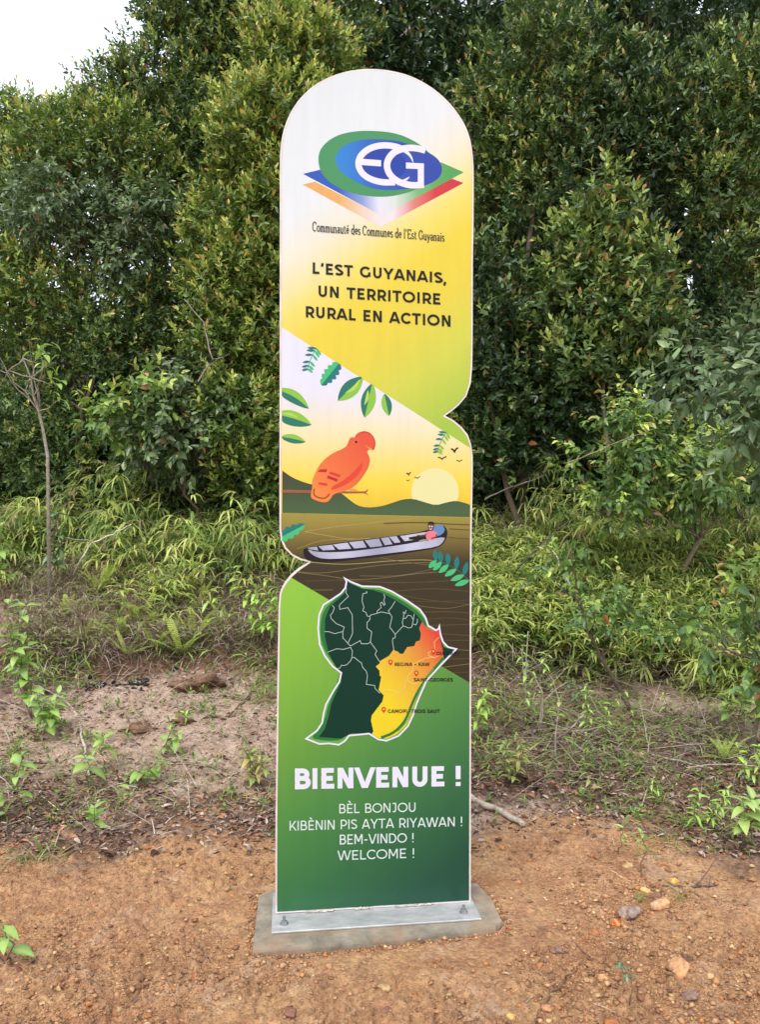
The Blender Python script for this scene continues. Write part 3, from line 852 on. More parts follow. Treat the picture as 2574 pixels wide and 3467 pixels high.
# logo
layer(3); a = Art()
a.poly(cv(R1, [(275, 937), (365, 915), (862, 1166), (1390, 893), (1477, 925), (857, 1254)]), grad_mat('print_orange_to_red', R1(275, 1000), R1(1477, 1000), [(0, (228, 168, 92)), (.22, (230, 176, 100)), (.44, (234, 226, 222)), (.55, (232, 226, 232)), (.68, (222, 130, 120)), (.82, (206, 56, 62)), (1, (202, 40, 56))]))
a.poly(cv(R1, [(277, 857), (410, 825), (800, 760), (1310, 772), (1478, 845), (868, 1170)]), grad_mat('print_blue_to_green', R1(277, 900), R1(1478, 900), [(0, (34, 80, 180)), (.22, (46, 92, 190)), (.36, (140, 160, 218)), (.46, (226, 228, 246)), (.56, (214, 226, 220)), (.7, (122, 184, 120)), (.85, (88, 166, 84)), (1, (80, 160, 84))]))
a.poly(smooth(cv(R1, [(390, 745), (400, 690), (432, 640), (490, 592), (572, 556), (680, 538), (780, 535), (900, 543), (1000, 563), (1085, 600), (1150, 638), (1205, 688), (1290, 760), (1318, 830), (1270, 905), (1180, 948), (1085, 990), (980, 1018), (880, 1030), (780, 1026), (660, 1006), (560, 970), (480, 922), (430, 872), (400, 820)]), 2), flat_mat('print_logo_green', (74, 150, 98)))
a.poly(smooth(cv(R1, [(512, 760), (530, 700), (572, 654), (640, 620), (722, 601), (820, 597), (950, 605), (1052, 628), (1200, 690), (1272, 732), (1308, 780), (1317, 830), (1302, 880), (1240, 926), (1150, 957), (1020, 974), (900, 979), (800, 969), (700, 932), (610, 880), (548, 830)]), 2), grad_mat('print_logo_blue', R1(512, 800), R1(1100, 780), [(0, (44, 136, 216)), (.3, (44, 118, 206)), (.45, (44, 100, 196)), (1, (42, 70, 170))]))
a.poly(el(R1, 880, 790, 170, 128), flat_mat('print_logo_navy', (42, 70, 168)))
w = 46 * PXM
a.line(smooth(cv(R1, [(1010, 668), (960, 650), (870, 642), (780, 662), (712, 712), (686, 775), (705, 840), (762, 890), (860, 922), (965, 920)]), 2, False), w, WHT)
a.line(cv(R1, [(715, 768), (860, 779)]), w, WHT)
layer(12)
a.line(smooth(cv(R1, [(1190, 683), (1120, 664), (1040, 664), (962, 690), (915, 740), (900, 800), (922, 862), (978, 912), (1050, 938), (1110, 944), (1180, 938)]), 2, False), 48 * PXM, WHT)
a.line(cv(R1, [(1157, 948), (1157, 785)]), 46 * PXM, WHT); a.line(cv(R1, [(1046, 795), (1180, 802)]), 44 * PXM, WHT)
a.line(smooth(cv(R1, [(985, 655), (1050, 692), (1085, 730), (1099, 772)]), 2, False), 40 * PXM, WHT, w1=2 * PXM)
a.line(smooth(cv(R1, [(980, 925), (1030, 912), (1072, 880)]), 2, False), 40 * PXM, WHT, w1=2 * PXM)
a.build('printed_logo', 'green and blue oval emblem with white interlaced letters over a coloured chevron')

# map
layer(12); a = Art()
MG1, MG2, MG3 = flat_mat('print_map_green', (104, 172, 70)), flat_mat('print_map_midgreen', (44, 118, 62)), flat_mat('print_map_dark', (2, 54, 42))
OUTM = [(587, 125), (630, 152), (720, 187), (850, 190), (940, 225), (1050, 290), (1150, 360), (1192, 420), (1212, 480), (1270, 515), (1288, 505), (1296, 478), (1302, 540), (1322, 600), (1360, 640), (1422, 655), (1300, 780), (1200, 890), (1155, 990), (1122, 1070), (1100, 1145), (1060, 1230), (990, 1302), (900, 1338), (840, 1328), (770, 1285), (620, 1300), (590, 1340), (545, 1368), (470, 1358), (400, 1362), (300, 1323), (380, 1265), (420, 1205), (432, 1130), (450, 1065), (500, 975), (548, 900), (563, 832), (500, 785), (440, 705), (402, 620), (390, 500), (398, 400), (430, 325), (500, 280), (560, 240), (594, 198), (602, 150)]
a.poly(cv(R4, OUTM), MG1)
a.poly(smooth(cv(R4, [(596, 150), (700, 205), (830, 206), (940, 250), (1050, 312), (1150, 385), (1190, 440), (1205, 490), (1150, 520), (900, 420), (560, 800), (520, 950), (470, 1060), (440, 1180), (400, 1260), (330, 1318), (450, 1340), (560, 1335), (620, 1280), (470, 1250), (500, 1080), (575, 930), (590, 832), (520, 780), (455, 690), (412, 600), (405, 480), (430, 360), (520, 280), (600, 210)]), 1), MG2)
ORB = [(1165, 452), (1145, 500), (1158, 540), (1150, 590), (1120, 600), (1108, 632), (1055, 640), (1025, 690), (1000, 690), (988, 675), (950, 662), (920, 705), (850, 745), (850, 762), (820, 785), (848, 815), (850, 855), (862, 860), (842, 960), (880, 1000), (870, 1045), (790, 1150), (785, 1190), (803, 1268), (790, 1288)]
a.poly(cv(R4, ORB + [(640, 1285), (560, 1322), (395, 1310), (440, 1250), (470, 1150), (490, 1060), (530, 970), (562, 900), (568, 830), (520, 785), (470, 690), (440, 560), (442, 430), (480, 335), (545, 280), (592, 235), (604, 142), (640, 168), (720, 203), (800, 216), (870, 238), (950, 280), (1050, 342), (1130, 402)]), MG3)
a.poly(cv(R4, ORB[::-1] + [(1190, 485), (1240, 515), (1275, 518), (1293, 500), (1302, 580), (1328, 650), (1318, 720), (1300, 745), (1250, 820), (1190, 900), (1148, 960), (1115, 1060), (1092, 1140), (1045, 1228), (975, 1292), (900, 1324), (840, 1316)]),
       grad_mat('print_yellow_to_red', R4(860, 1000), R4(1340, 640), [(0, (238, 214, 40)), (.25, (234, 196, 54)), (.62, (226, 156, 62)), (.86, (224, 104, 58)), (1, (222, 66, 60))]))
a.poly(cv(R4, [(1295, 560), (1330, 640), (1410, 657), (1330, 735), (1318, 650)]), MG3)
a.line(smooth(cv(R4, [(1325, 720), (1215, 850), (1130, 975), (1080, 1090), (1042, 1190), (960, 1278), (860, 1316)]), 2, False), 20 * PXM, MG2)
a.line(smooth(cv(R4, [(1255, 800), (1180, 905), (1130, 1010), (1100, 1100), (1060, 1190), (985, 1268)]), 2, False), 8 * PXM, MG1)
layer(22)
a.line(cv(R4, OUTM), 12 * PXM, WHT, closed=True)
BDR = flat_mat('print_map_border', (200, 220, 205)); BD2 = flat_mat('print_map_border_pale', (240, 214, 130))
for q in ([(603, 200), (597, 235), (616, 262), (560, 315), (548, 330), (552, 358), (612, 346), (645, 400), (647, 540), (612, 612)], [(750, 222), (755, 236), (724, 242), (718, 295), (732, 345), (722, 368), (748, 382), (755, 408), (775, 412), (778, 432), (755, 458), (756, 500), (790, 526), (780, 602), (762, 615), (712, 615), (704, 592), (632, 632), (612, 612), (585, 580), (575, 575), (574, 528), (585, 490), (525, 465), (488, 428), (482, 402), (500, 380), (511, 348), (496, 328)],
          [(438, 524), (470, 525), (514, 540), (574, 524)], [(460, 678), (530, 652), (580, 657), (632, 642), (646, 668), (642, 720), (630, 745), (605, 770), (585, 778), (565, 775), (552, 798), (536, 798)], [(642, 720), (660, 716), (700, 750), (712, 755), (722, 790), (750, 822), (758, 850), (750, 918), (812, 926), (815, 948), (852, 984)],
          [(780, 602), (828, 668), (815, 695), (846, 745)], [(775, 412), (785, 400), (825, 390), (860, 378), (925, 390), (942, 415), (925, 492), (966, 545), (966, 570), (948, 575), (945, 600), (956, 665)], [(828, 385), (832, 372), (860, 345), (855, 312), (866, 305), (880, 328), (890, 322), (880, 295), (888, 268), (880, 244)],
          [(925, 390), (915, 370), (940, 340), (965, 298)], [(966, 545), (1025, 482), (1068, 498), (1090, 490), (1095, 460), (1100, 440), (1085, 408), (1060, 402), (1045, 425), (1025, 428), (1018, 455), (1025, 482)], [(1025, 428), (1030, 400), (1025, 378), (1040, 390), (1046, 364)], [(1100, 440), (1108, 392)], [(1098, 468), (1120, 475), (1132, 450), (1130, 430)]):
    Art.layer = 23; a.line(cv(R4, q), 3.6 * PXM, BDR)
for q in ([(870, 975), (880, 955), (965, 965), (985, 990), (1020, 962), (1040, 930), (1042, 895), (1058, 888), (1060, 850), (1090, 825), (1100, 765), (1165, 735), (1190, 722), (1260, 718), (1290, 705)], [(1255, 715), (1215, 705), (1212, 680), (1262, 660), (1258, 600), (1290, 568)], [(1058, 888), (1100, 915), (1160, 905)]):
    Art.layer = 24; a.line(cv(R4, q), 3.6 * PXM, BD2)
RP = flat_mat('print_pin_red', (208, 52, 44))
for cx, cy in ((930, 750), (1251, 671), (1123, 832), (880, 1103)):
    Art.layer = 26
    a.line(el(R4, cx, cy, 13, 13, 14), 8 * PXM, RP, closed=True)
    a.poly(cv(R4, [(cx - 15, cy + 8), (cx + 15, cy + 8), (cx, cy + 30)]), RP)
    Art.layer = 29; a.poly(el(R4, cx, cy, 8, 8, 10), flat_mat('print_pin_hole', (240, 190, 90)))
a.build('printed_map', 'dark green territory map outlined in white with a yellow to red eastern part')


text(None, R1, "Communauté des Communes de l'Est Guyanais", [(348, 1213), (1333, 1293), (1333, 1361), (348, 1284)], .095, flat_mat('print_soft_black', (62, 56, 58)), lower, .05, False)
M = K_INK
text(None, R2, "L'EST GUYANAIS,", [(343, 85), (1350, 163), (1350, 243), (343, 169)], .205, M, gap=.09)
text(None, R2, "UN TERRITOIRE", [(386, 257), (1306, 318), (1306, 401), (386, 341)], .205, M, gap=.09)
text(None, R2, "RURAL EN ACTION", [(292, 411), (1385, 482), (1385, 566), (292, 495)], .205, M, gap=.09)

text(None, R5, "BIENVENUE !", [(205, 223), (1458, 203), (1458, 353), (205, 379)], .235, WHT, gap=.03)
WH2 = flat_mat('print_white_soft', (222, 236, 232))
text(None, R5, "BÈL BONJOU", [(543, 487), (1122, 476), (1122, 546), (543, 558)], .125, WH2)
text(None, R5, "KIBÈNIN PIS AYTA RIYAWAN !", [(172, 614), (1470, 582), (1470, 652), (172, 686)], .125, WH2)
text(None, R5, "BEM-VINDO !", [(547, 716), (1107, 703), (1107, 773), (547, 790)], .125, WH2)
text(None, R5, "WELCOME !", [(536, 836), (1112, 817), (1112, 888), (536, 907)], .125, WH2)

text(None, R4, "REGINA – KAW", [(960, 755), (1222, 755), (1222, 781), (960, 781)], .2, K_INK)
text(None, R4, "OUANARY", [(1272, 674), (1446, 674), (1446, 699), (1272, 699)], .2, K_INK)
text(None, R4, "SAINT-GEORGES", [(1103, 870), (1396, 870), (1396, 896), (1103, 896)], .2, K_INK)
text(None, R4, "CAMOPI -TROIS SAUT", [(910, 1104), (1298, 1104), (1298, 1131), (910, 1131)], .2, K_INK)

# base plate, studs, weld bead
M_PLATE = dirty('galvanised_plate', (160, 159, 158), (196, 195, 194), .42, 9, 0.25, (1, 3, 1))
M_STEEL = dirty('zinc_steel', (116, 117, 120), (166, 168, 170), .4, 30, .4)
def box(name, x0, x1, y0, y1, z0, z1, mat, parent, bev=.001):
    bm = bmesh.new(); bmesh.ops.create_cube(bm, size=1)
    for v in bm.verts: v.co = Vector(((x0 + x1) / 2 + v.co.x * (x1 - x0), (y0 + y1) / 2 + v.co.y * (y1 - y0), (z0 + z1) / 2 + v.co.z * (z1 - z0)))
    if bev: bmesh.ops.bevel(bm, geom=bm.edges[:], offset=bev, segments=1, affect='EDGES')
    me = bpy.data.meshes.new(name); bm.to_mesh(me); bm.free(); me.materials.append(mat)
    return link(name, me, parent)
plate = box('base_plate', -.402, .404, -.128, .17, -.0095, -.002, M_PLATE, sign, .0015)
def cyl(bm, r, z0, z1, seg, cx=0, cy=0, rot=0):
    ring = [[bm.verts.new((cx + r * math.cos(2 * math.pi * k / seg + rot), cy + r * math.sin(2 * math.pi * k / seg + rot), z)) for k in range(seg)] for z in (z0, z1)]
    for k in range(seg): bm.faces.new((ring[0][k], ring[0][(k + 1) % seg], ring[1][(k + 1) % seg], ring[1][k]))
    bm.faces.new(ring[1]); bm.faces.new(ring[0][::-1])
def mesh_of(bm, name, mat):
    bmesh.ops.recalc_face_normals(bm, faces=bm.faces)
    me = bpy.data.meshes.new(name); bm.to_mesh(me); bm.free(); me.materials.append(mat); return me
bm = bmesh.new(); cyl(bm, .006, -.002, .027, 12); me_stud = mesh_of(bm, 'stud', M_STEEL)
bm = bmesh.new(); cyl(bm, .012, .0005, .0105, 6, rot=.3); me_nut = mesh_of(bm, 'nut', M_STEEL)
bm = bmesh.new(); cyl(bm, .0165, -.0019, .0004, 18); me_wash = mesh_of(bm, 'washer', M_STEEL)
for bx in (-.355, .345):
    for by in (-.075, .125):
        sb = link('anchor_bolt', me_stud, sign); sb.location = (bx, by, 0)
        link('nut', me_nut, sb); link('washer', me_wash, sb)
# mortar-like bead where the foot of the panel meets the plate
vs, fs, cs = [], [], []
parts = []
for seg in ((-.27, -.165), (-.075, -.01), (.085, .235)):
    parts = []
    xx = seg[0]
    while xx < seg[1]:
        r = random.uniform(.002, .0048)
        cpt = np.array([xx, -.004 - random.uniform(0, .004), .0005 + r * .5])
        v, f, c = tube_arrays([cpt + [-r, 0, 0], cpt + [0, random.uniform(-.002, 0), random.uniform(0, .003)], cpt + [r, 0, 0]], [r * .5, r, r * .4], lin((196, 190, 180)), 6, .5)
        parts.append((v, f, c)); xx += r * 1.1
    v, f, c = join_arrays(parts)
    link('sealant_bead', np_mesh('sealant_bead', v, f, M_STONE, c), sign)

# concrete pad
M_CONC = dirty('concrete', (110, 101, 86), (158, 148, 130), .9, 9)
def concrete():
    n = M_CONC.node_tree.nodes; l = M_CONC.node_tree.links; b = n['Principled BSDF']
    tc = n.new('ShaderNodeTexCoord'); t = n.new('ShaderNodeTexNoise'); t.inputs['Scale'].default_value = 4.5; t.inputs['Detail'].default_value = 6; t.inputs['Distortion'].default_value = .6
    l.new(tc.outputs['Object'], t.inputs['Vector'])
    mr = n.new('ShaderNodeMapRange'); mr.inputs[1].default_value = .47; mr.inputs[2].default_value = .66; mr.inputs[4].default_value = .45; l.new(t.outputs['Fac'], mr.inputs[0])
    mx = n.new('ShaderNodeMix'); mx.data_type = 'RGBA'; l.new(mr.outputs[0], mx.inputs[0])
    src = b.inputs['Base Color'].links[0].from_socket; l.new(src, mx.inputs[6]); mx.inputs[7].default_value = (*lin((158, 114, 76)), 1)
    l.new(mx.outputs[2], b.inputs['Base Color'])
concrete()
corners = [(-.462, 2.765), (-.2, 2.80), (.1, 2.855), (.44, 2.925), (.475, 2.97), (.462, 3.12), (.415, 3.275), (.1, 3.27), (-.2, 3.25), (-.44, 3.22), (-.505, 3.17)]
pts = []
for i, p in enumerate(corners):
    q = corners[(i + 1) % len(corners)]
    for k in range(5):
        t = k / 5; j = 0.0035 if k else 0.002
        pts.append((p[0] + (q[0] - p[0]) * t + random.uniform(-j, j), p[1] + (q[1] - p[1]) * t + random.uniform(-j, j)))
bm = bmesh.new()
top = [bm.verts.new((x * .995, 3.02 + (y - 3.02) * .99, .0195 + random.uniform(-.001, .001))) for x, y in pts]
mid_ = [bm.verts.new((x, y, .012)) for x, y in pts]; bot = [bm.verts.new((x, y, -.12)) for x, y in pts]
nn = len(pts)
for A_, B_ in ((top, mid_), (mid_, bot)):
    for i in range(nn): bm.faces.new((A_[i], B_[i], B_[(i + 1) % nn], A_[(i + 1) % nn]))
bm.faces.new(top); bmesh.ops.triangulate(bm, faces=[x for x in bm.faces if len(x.verts) > 4])
pad = link('concrete_pad', mesh_of(bm, 'concrete_pad', M_CONC))
tag(pad, 'grey concrete footing slab set in the red soil under the sign', 'concrete slab')
# ------------------------------------------------------------------ trees and bushes behind the sign
def pal(*cs): return np.array([lin(c) for c in cs])
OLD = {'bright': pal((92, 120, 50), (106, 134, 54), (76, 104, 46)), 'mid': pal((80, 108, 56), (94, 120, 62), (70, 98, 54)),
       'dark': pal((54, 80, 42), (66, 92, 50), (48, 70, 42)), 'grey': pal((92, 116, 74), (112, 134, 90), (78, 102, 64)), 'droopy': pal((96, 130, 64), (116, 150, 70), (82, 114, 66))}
NEW = {'bright': pal((192, 206, 98), (210, 218, 112), (176, 194, 92), (222, 178, 118)), 'mid': pal((170, 190, 96), (188, 204, 106), (152, 176, 88), (204, 168, 108)),
       'dark': pal((132, 158, 82), (154, 176, 90), (112, 140, 74), (168, 150, 96)), 'grey': pal((142, 166, 112), (158, 178, 128), (124, 150, 98)), 'droopy': pal((190, 212, 92), (172, 198, 84), (206, 216, 112), (196, 164, 96))}

def shoots(P, A, kind, n=10, slen=.16, L=.065, W=.024, young=.5, droop=0.0):
    """sprigs of leaves spiralling up a short stem; young pale leaves sit at the tip."""
    m = len(P); A = norm(A)
    ref = norm(rng.normal(size=(m, 3))); U_ = norm(np.cross(A, ref)); V_ = np.cross(A, U_)
    k = np.arange(n)[None, :]; t = (k + .5) / n
    az = k * 2.4 + rng.uniform(0, 6.28, (m, 1)) + rng.normal(0, .25, (m, n))
    phi = np.radians(78 - 55 * t + rng.normal(0, 12, (m, n)))
    rad = U_[:, None] * np.cos(az)[..., None] + V_[:, None] * np.sin(az)[..., None]
    D = A[:, None] * np.cos(phi)[..., None] + rad * np.sin(phi)[..., None]
    D = norm(D + np.array([0, 0, -1.0]) * droop)
    sl = slen * rng.uniform(.7, 1.35, (m, 1))
    B = P[:, None] + A[:, None] * (sl * t)[..., None]
    N = norm(A[:, None] * .8 + rng.normal(0, .35, (m, n, 3)) - D * .1 + np.array([0, 0, .3]))
    N = norm(N - D * np.sum(N * D, -1, keepdims=True))
    LL = L * rng.uniform(.7, 1.25, (m, n)) * (1.1 - .35 * t); WW = LL * (W / L) * rng.uniform(.8, 1.2, (m, n))
    o, y = OLD[kind], NEW[kind]
    yo = (rng.random((m, 1)) < young) * rng.uniform(.4, 1, (m, 1))
    f = np.clip(yo * t ** 1.1 * 1.3 + rng.normal(0, .06, (m, n)), 0, 1)[..., None]
    co = o[rng.integers(0, len(o), (m, n))]; yi = rng.integers(0, len(y) - 1, (m, 1)) + np.zeros((m, n), int)
    yi = np.where((rng.random((m, n)) < .22) & (t > .75), len(y) - 1, yi)
    C = (co * (1 - f) + y[yi] * f) * rng.uniform(.8, 1.2, (m, n, 1))
    dead = rng.random((m, n)) < .012
    C[dead] = np.array(lin((158, 112, 70)))
    q = lambda a: a.reshape(-1, a.shape[-1])
    return leaf_arrays(q(B), q(D), q(N), LL.ravel(), WW.ravel(), q(C))

def sphere_pts(n, facing=True):
    d = norm(rng.normal(size=(int(n * 1.9) + 4, 3)))
    if facing: d = d[(d[:, 1] < .45)]
    return d[:int(n)]

def blob_shoots(c, r, kind, dens, scale, young, droop, seed):
    """shoots over one uneven mass of foliage, thinner where its noise falls"""
    area = 2 * math.pi * r * r
    out = []
    n = max(6, int(area * dens))
    d = sphere_pts(n)
    lump = fbm(d[:, 0] * 2.6 + seed, d[:, 2] * 2.6 + d[:, 1] * 2.1, seed % 97, 3)
    keep = rng.random(len(d)) < sstep(.25, .45, lump) * .85 + .15
    d, lump = d[keep], lump[keep]
    rr = r * (0.74 + 1.15 * (lump - .40)) * rng.uniform(.86, 1.08, len(d))
    P = c + d * rr[:, None] * np.array([1, .8, 1])
    A = d * .75 + np.array([0, 0, .75]) * (1 if droop < .3 else .2) + rng.normal(0, .28, d.shape)
    yy_ = young * np.clip(.5 + d[:, 2] * .8 + (lump - .4) * 1.5, 0.08, 1)
    hi = rng.random(len(d)) < yy_
    for sel, yv in ((hi, 1.0), (~hi, .12)):
        if sel.sum(): out.append(shoots(P[sel], A[sel], kind, 10, .17 * scale, .072 * scale, .032 * scale, yv, droop))
    # inner leaves
    n2 = int(len(d) * .5)
    d2 = sphere_pts(n2, False)
    P2 = c + d2 * (r * rng.uniform(.25, .72, len(d2)))[:, None]
    out.append(shoots(P2, d2 + rng.normal(0, .5, d2.shape), kind, 7, .2 * scale, .07 * scale, .028 * scale, 0, droop))
    return out

RAW = False
def dm(D):                      # the wood begins behind the fern banks
    return D if RAW or D < 5.9 or D > 11.9 else 8.2 + (D - 6) * .6

def tree(name, label, cat, blobs, kind, base, dens=60, scale=1.0, young=.5, droop=0.0, group=None, trunk_r=.035, bark=(92, 80, 66), limb_n=5):
    """blobs: (px, py, radius px, distance) in the 1652 px wide view of the photograph, turned into places in the wood."""
    root = empty(name, base); tag(root, label, cat, group)
    fine = .78 if kind in ('bright', 'mid') and blobs[0][3] < 11 else (.88 if kind in ('dark', 'grey') and blobs[0][3] < 9 else 1)
    scale *= dm(blobs[0][3]) / blobs[0][3] * fine; dens *= (blobs[0][3] / dm(blobs[0][3])) ** 1.6 / fine ** 2 * 1.05
    parts, cs = [], []
    for i, (px, py, rp, D) in enumerate(blobs):
        D = dm(D); c = np.array(at(px, py, D)); r = rp / 1669 * D * 1.12
        c[1] += rng.uniform(-.2, .2); cs.append((c, r))
        parts += blob_shoots(c, r, kind, dens, scale, young, droop, int(px * 7 + py * 3 + D * 11))
    v, f, col = join_arrays(parts)
    v = v - np.array(base)
    cr = link('crown', np_mesh('crown', v, f, M_LEAF, col), root); cr['kind'] = 'stuff'
    # trunk up the middle and limbs out to each mass
    cc = np.array([c for c, r in cs]); b0 = np.array(base)
    topi = np.argmax(cc[:, 2]); top = cc[topi]
    path = wobble_path(b0 - [0, 0, .1], top, 8, .05)
    v, f, col = tube_arrays(np.array(path) - b0, np.linspace(trunk_r, trunk_r * .25, 8), lin(bark), 8, .15)
    link('trunk', np_mesh('trunk', v, f, M_BARK, col, smooth=True), root)
    for c, r in cs[:limb_n * 3]:
        if np.linalg.norm(c - top) < .2: continue
        k = np.clip((c[2] - r * .8 - b0[2]) / max(top[2] - b0[2], .1), .12, .85)
        p0 = np.array(path[min(7, int(k * 7))])
        v, f, col = tube_arrays(np.array(wobble_path(p0, c, 6, .08)) - b0, np.linspace(trunk_r * .45, trunk_r * .12, 6), lin(bark), 5, .2)
        link('branch', np_mesh('branch', v, f, M_BARK, col, smooth=True), root)
    return root

def foot(px, D):
    D = dm(D)
    x = ray(px, 0)[0] * D
    return (x, D, Hs(x, D) - .02)

W_BACK = 'dark forest trees behind the bushes'
def bl(D, *q): return [(a, b, c, D + random.uniform(-.3, .3)) for a, b, c in q]

# the dark wood at the back
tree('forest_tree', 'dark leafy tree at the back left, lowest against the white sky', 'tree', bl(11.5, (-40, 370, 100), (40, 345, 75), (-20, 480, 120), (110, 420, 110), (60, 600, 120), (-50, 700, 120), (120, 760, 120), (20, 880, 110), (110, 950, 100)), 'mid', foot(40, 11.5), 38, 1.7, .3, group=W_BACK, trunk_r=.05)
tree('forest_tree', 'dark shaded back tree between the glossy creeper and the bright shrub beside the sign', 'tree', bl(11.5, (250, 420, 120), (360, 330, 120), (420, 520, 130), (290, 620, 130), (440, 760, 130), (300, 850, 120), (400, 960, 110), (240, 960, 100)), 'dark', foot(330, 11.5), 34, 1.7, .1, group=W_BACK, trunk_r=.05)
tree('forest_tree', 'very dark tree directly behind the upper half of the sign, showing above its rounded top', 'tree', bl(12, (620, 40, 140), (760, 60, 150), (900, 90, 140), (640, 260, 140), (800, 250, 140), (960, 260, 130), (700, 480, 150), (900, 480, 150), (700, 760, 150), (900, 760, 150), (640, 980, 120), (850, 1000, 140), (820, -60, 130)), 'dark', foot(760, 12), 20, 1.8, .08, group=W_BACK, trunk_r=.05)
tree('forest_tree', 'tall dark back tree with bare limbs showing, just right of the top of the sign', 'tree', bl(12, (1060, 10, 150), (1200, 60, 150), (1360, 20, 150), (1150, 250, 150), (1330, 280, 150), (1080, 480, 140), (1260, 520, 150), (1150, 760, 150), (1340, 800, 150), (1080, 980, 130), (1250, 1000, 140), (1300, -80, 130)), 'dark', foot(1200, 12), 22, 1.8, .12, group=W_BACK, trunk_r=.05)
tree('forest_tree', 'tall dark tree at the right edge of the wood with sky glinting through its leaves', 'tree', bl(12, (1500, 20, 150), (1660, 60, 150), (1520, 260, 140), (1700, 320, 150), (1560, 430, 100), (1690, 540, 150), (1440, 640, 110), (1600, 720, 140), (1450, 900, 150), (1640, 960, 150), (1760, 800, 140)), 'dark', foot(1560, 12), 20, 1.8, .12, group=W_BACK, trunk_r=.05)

# the depth of the wood beyond, one mass
def wood_mass():
    n = 26000
    x = rng.uniform(-13, 14, n); y = rng.uniform(13.2, 17, n)
    top = np.where(x < -4.6, 4.9, np.where(x < -3.6, 6.0, 12.0)) + (fbm(x * .8, y * .5, 12, 3) - .5) * 2
    z = 1.3 + rng.random(n) * (top - 1.3)
    P = np.stack([x, y, z], -1); D = norm(rng.normal(size=(n, 3)) + [0, -.3, -.3]); N = norm(rng.normal(size=(n, 3)) + [0, -1, .8])
    N = norm(N - D * np.sum(N * D, -1, keepdims=True))
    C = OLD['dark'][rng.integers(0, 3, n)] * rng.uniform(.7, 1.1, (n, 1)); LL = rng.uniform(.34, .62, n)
    v, f, c = leaf_arrays(P, D, N, LL, LL * .5, C)
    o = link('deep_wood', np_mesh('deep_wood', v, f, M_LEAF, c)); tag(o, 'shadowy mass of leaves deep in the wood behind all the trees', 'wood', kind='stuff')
wood_mass()
U_ = 'shaded undergrowth at the foot of the wood'
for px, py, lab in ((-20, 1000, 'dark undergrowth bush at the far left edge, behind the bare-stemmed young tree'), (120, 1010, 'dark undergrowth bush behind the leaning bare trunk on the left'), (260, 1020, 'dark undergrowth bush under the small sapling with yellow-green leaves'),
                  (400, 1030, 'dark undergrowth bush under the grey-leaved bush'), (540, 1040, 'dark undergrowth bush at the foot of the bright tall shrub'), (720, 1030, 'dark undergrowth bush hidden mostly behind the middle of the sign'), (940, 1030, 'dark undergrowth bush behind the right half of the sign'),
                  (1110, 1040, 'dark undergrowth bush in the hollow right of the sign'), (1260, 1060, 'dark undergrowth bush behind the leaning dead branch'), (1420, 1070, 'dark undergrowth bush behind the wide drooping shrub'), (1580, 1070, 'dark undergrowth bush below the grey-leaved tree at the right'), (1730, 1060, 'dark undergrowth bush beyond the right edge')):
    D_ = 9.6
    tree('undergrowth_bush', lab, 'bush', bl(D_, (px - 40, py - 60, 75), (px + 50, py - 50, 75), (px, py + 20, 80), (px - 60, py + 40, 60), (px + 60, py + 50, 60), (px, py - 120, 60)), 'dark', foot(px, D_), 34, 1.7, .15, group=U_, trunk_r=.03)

# mid distance
tree('leafy_tree', 'highest green tree at the top left, cut by the upper edge beside the white sky', 'tree',
     bl(9.3, (355, 25, 48), (405, 75, 68), (420, -30, 120), (480, 30, 100), (560, 60, 110), (640, 20, 100), (720, 70, 90), (690, -40, 110), (560, -50, 120), (600, 150, 90), (480, 150, 90)), 'mid', foot(540, 9.3), 70, 1.25, .55, trunk_r=.05)
tree('leafy_tree', 'rounded green tree standing out against the white sky in the upper left', 'tree',
     bl(8.9, (232, 165, 32), (218, 210, 42), (300, 180, 60), (292, 128, 26), (270, 240, 90), (370, 190, 90), (450, 240, 90), (350, 310, 95), (440, 330, 85), (400, 420, 80)), 'mid', foot(360, 8.9), 75, 1.15, .65, trunk_r=.045)
tree('leafy_tree', 'low crowned yellow-green tree on the far left edge under the sky', 'tree',
     bl(10.5, (0, 285, 65), (55, 272, 42), (115, 278, 42), (160, 292, 44), (-40, 340, 75), (20, 380, 80)), 'bright', foot(10, 10.5), 60, 1.3, .6, trunk_r=.045)
tree('broad_bush', 'broad bush on the left with pale glossy leaves across its middle', 'bush',
     bl(7.9, (110, 300, 75), (190, 290, 80), (265, 330, 80), (60, 380, 70), (330, 400, 70), (40, 700, 70), (20, 610, 70), (95, 640, 65)), 'bright', foot(170, 7.9), 85, 1.1, .6, trunk_r=.06)
tree('glossy_creeper', 'grey-green glossy creeper hanging over the left bushes', 'creeper',
     bl(7.5, (90, 440, 60), (170, 420, 60), (60, 500, 55), (230, 470, 60), (140, 520, 60), (300, 480, 50), (230, 350, 40), (350, 460, 45), (260, 560, 50)), 'grey', foot(150, 7.5), 75, 1.1, .7, .5, trunk_r=.008, limb_n=0)
tree('leafy_bush', 'bright green bush at mid height on the left, in front of the dark hollow', 'bush',
     bl(7.7, (200, 650, 60), (250, 690, 70), (170, 730, 60), (310, 710, 65), (240, 770, 60), (130, 790, 50), (20, 800, 50), (60, 880, 60), (130, 900, 50)), 'mid', foot(190, 7.7), 80, 1.0, .5, trunk_r=.04)
tree('leafy_bush', 'narrow dark green bush behind the sign-side shrub, hanging above the dark hollow', 'bush',
     bl(8.3, (400, 500, 55), (390, 590, 50), (440, 640, 50), (370, 660, 55), (330, 780, 50), (370, 850, 60), (400, 760, 50)), 'mid', foot(390, 8.3), 70, 1.1, .35, trunk_r=.04)

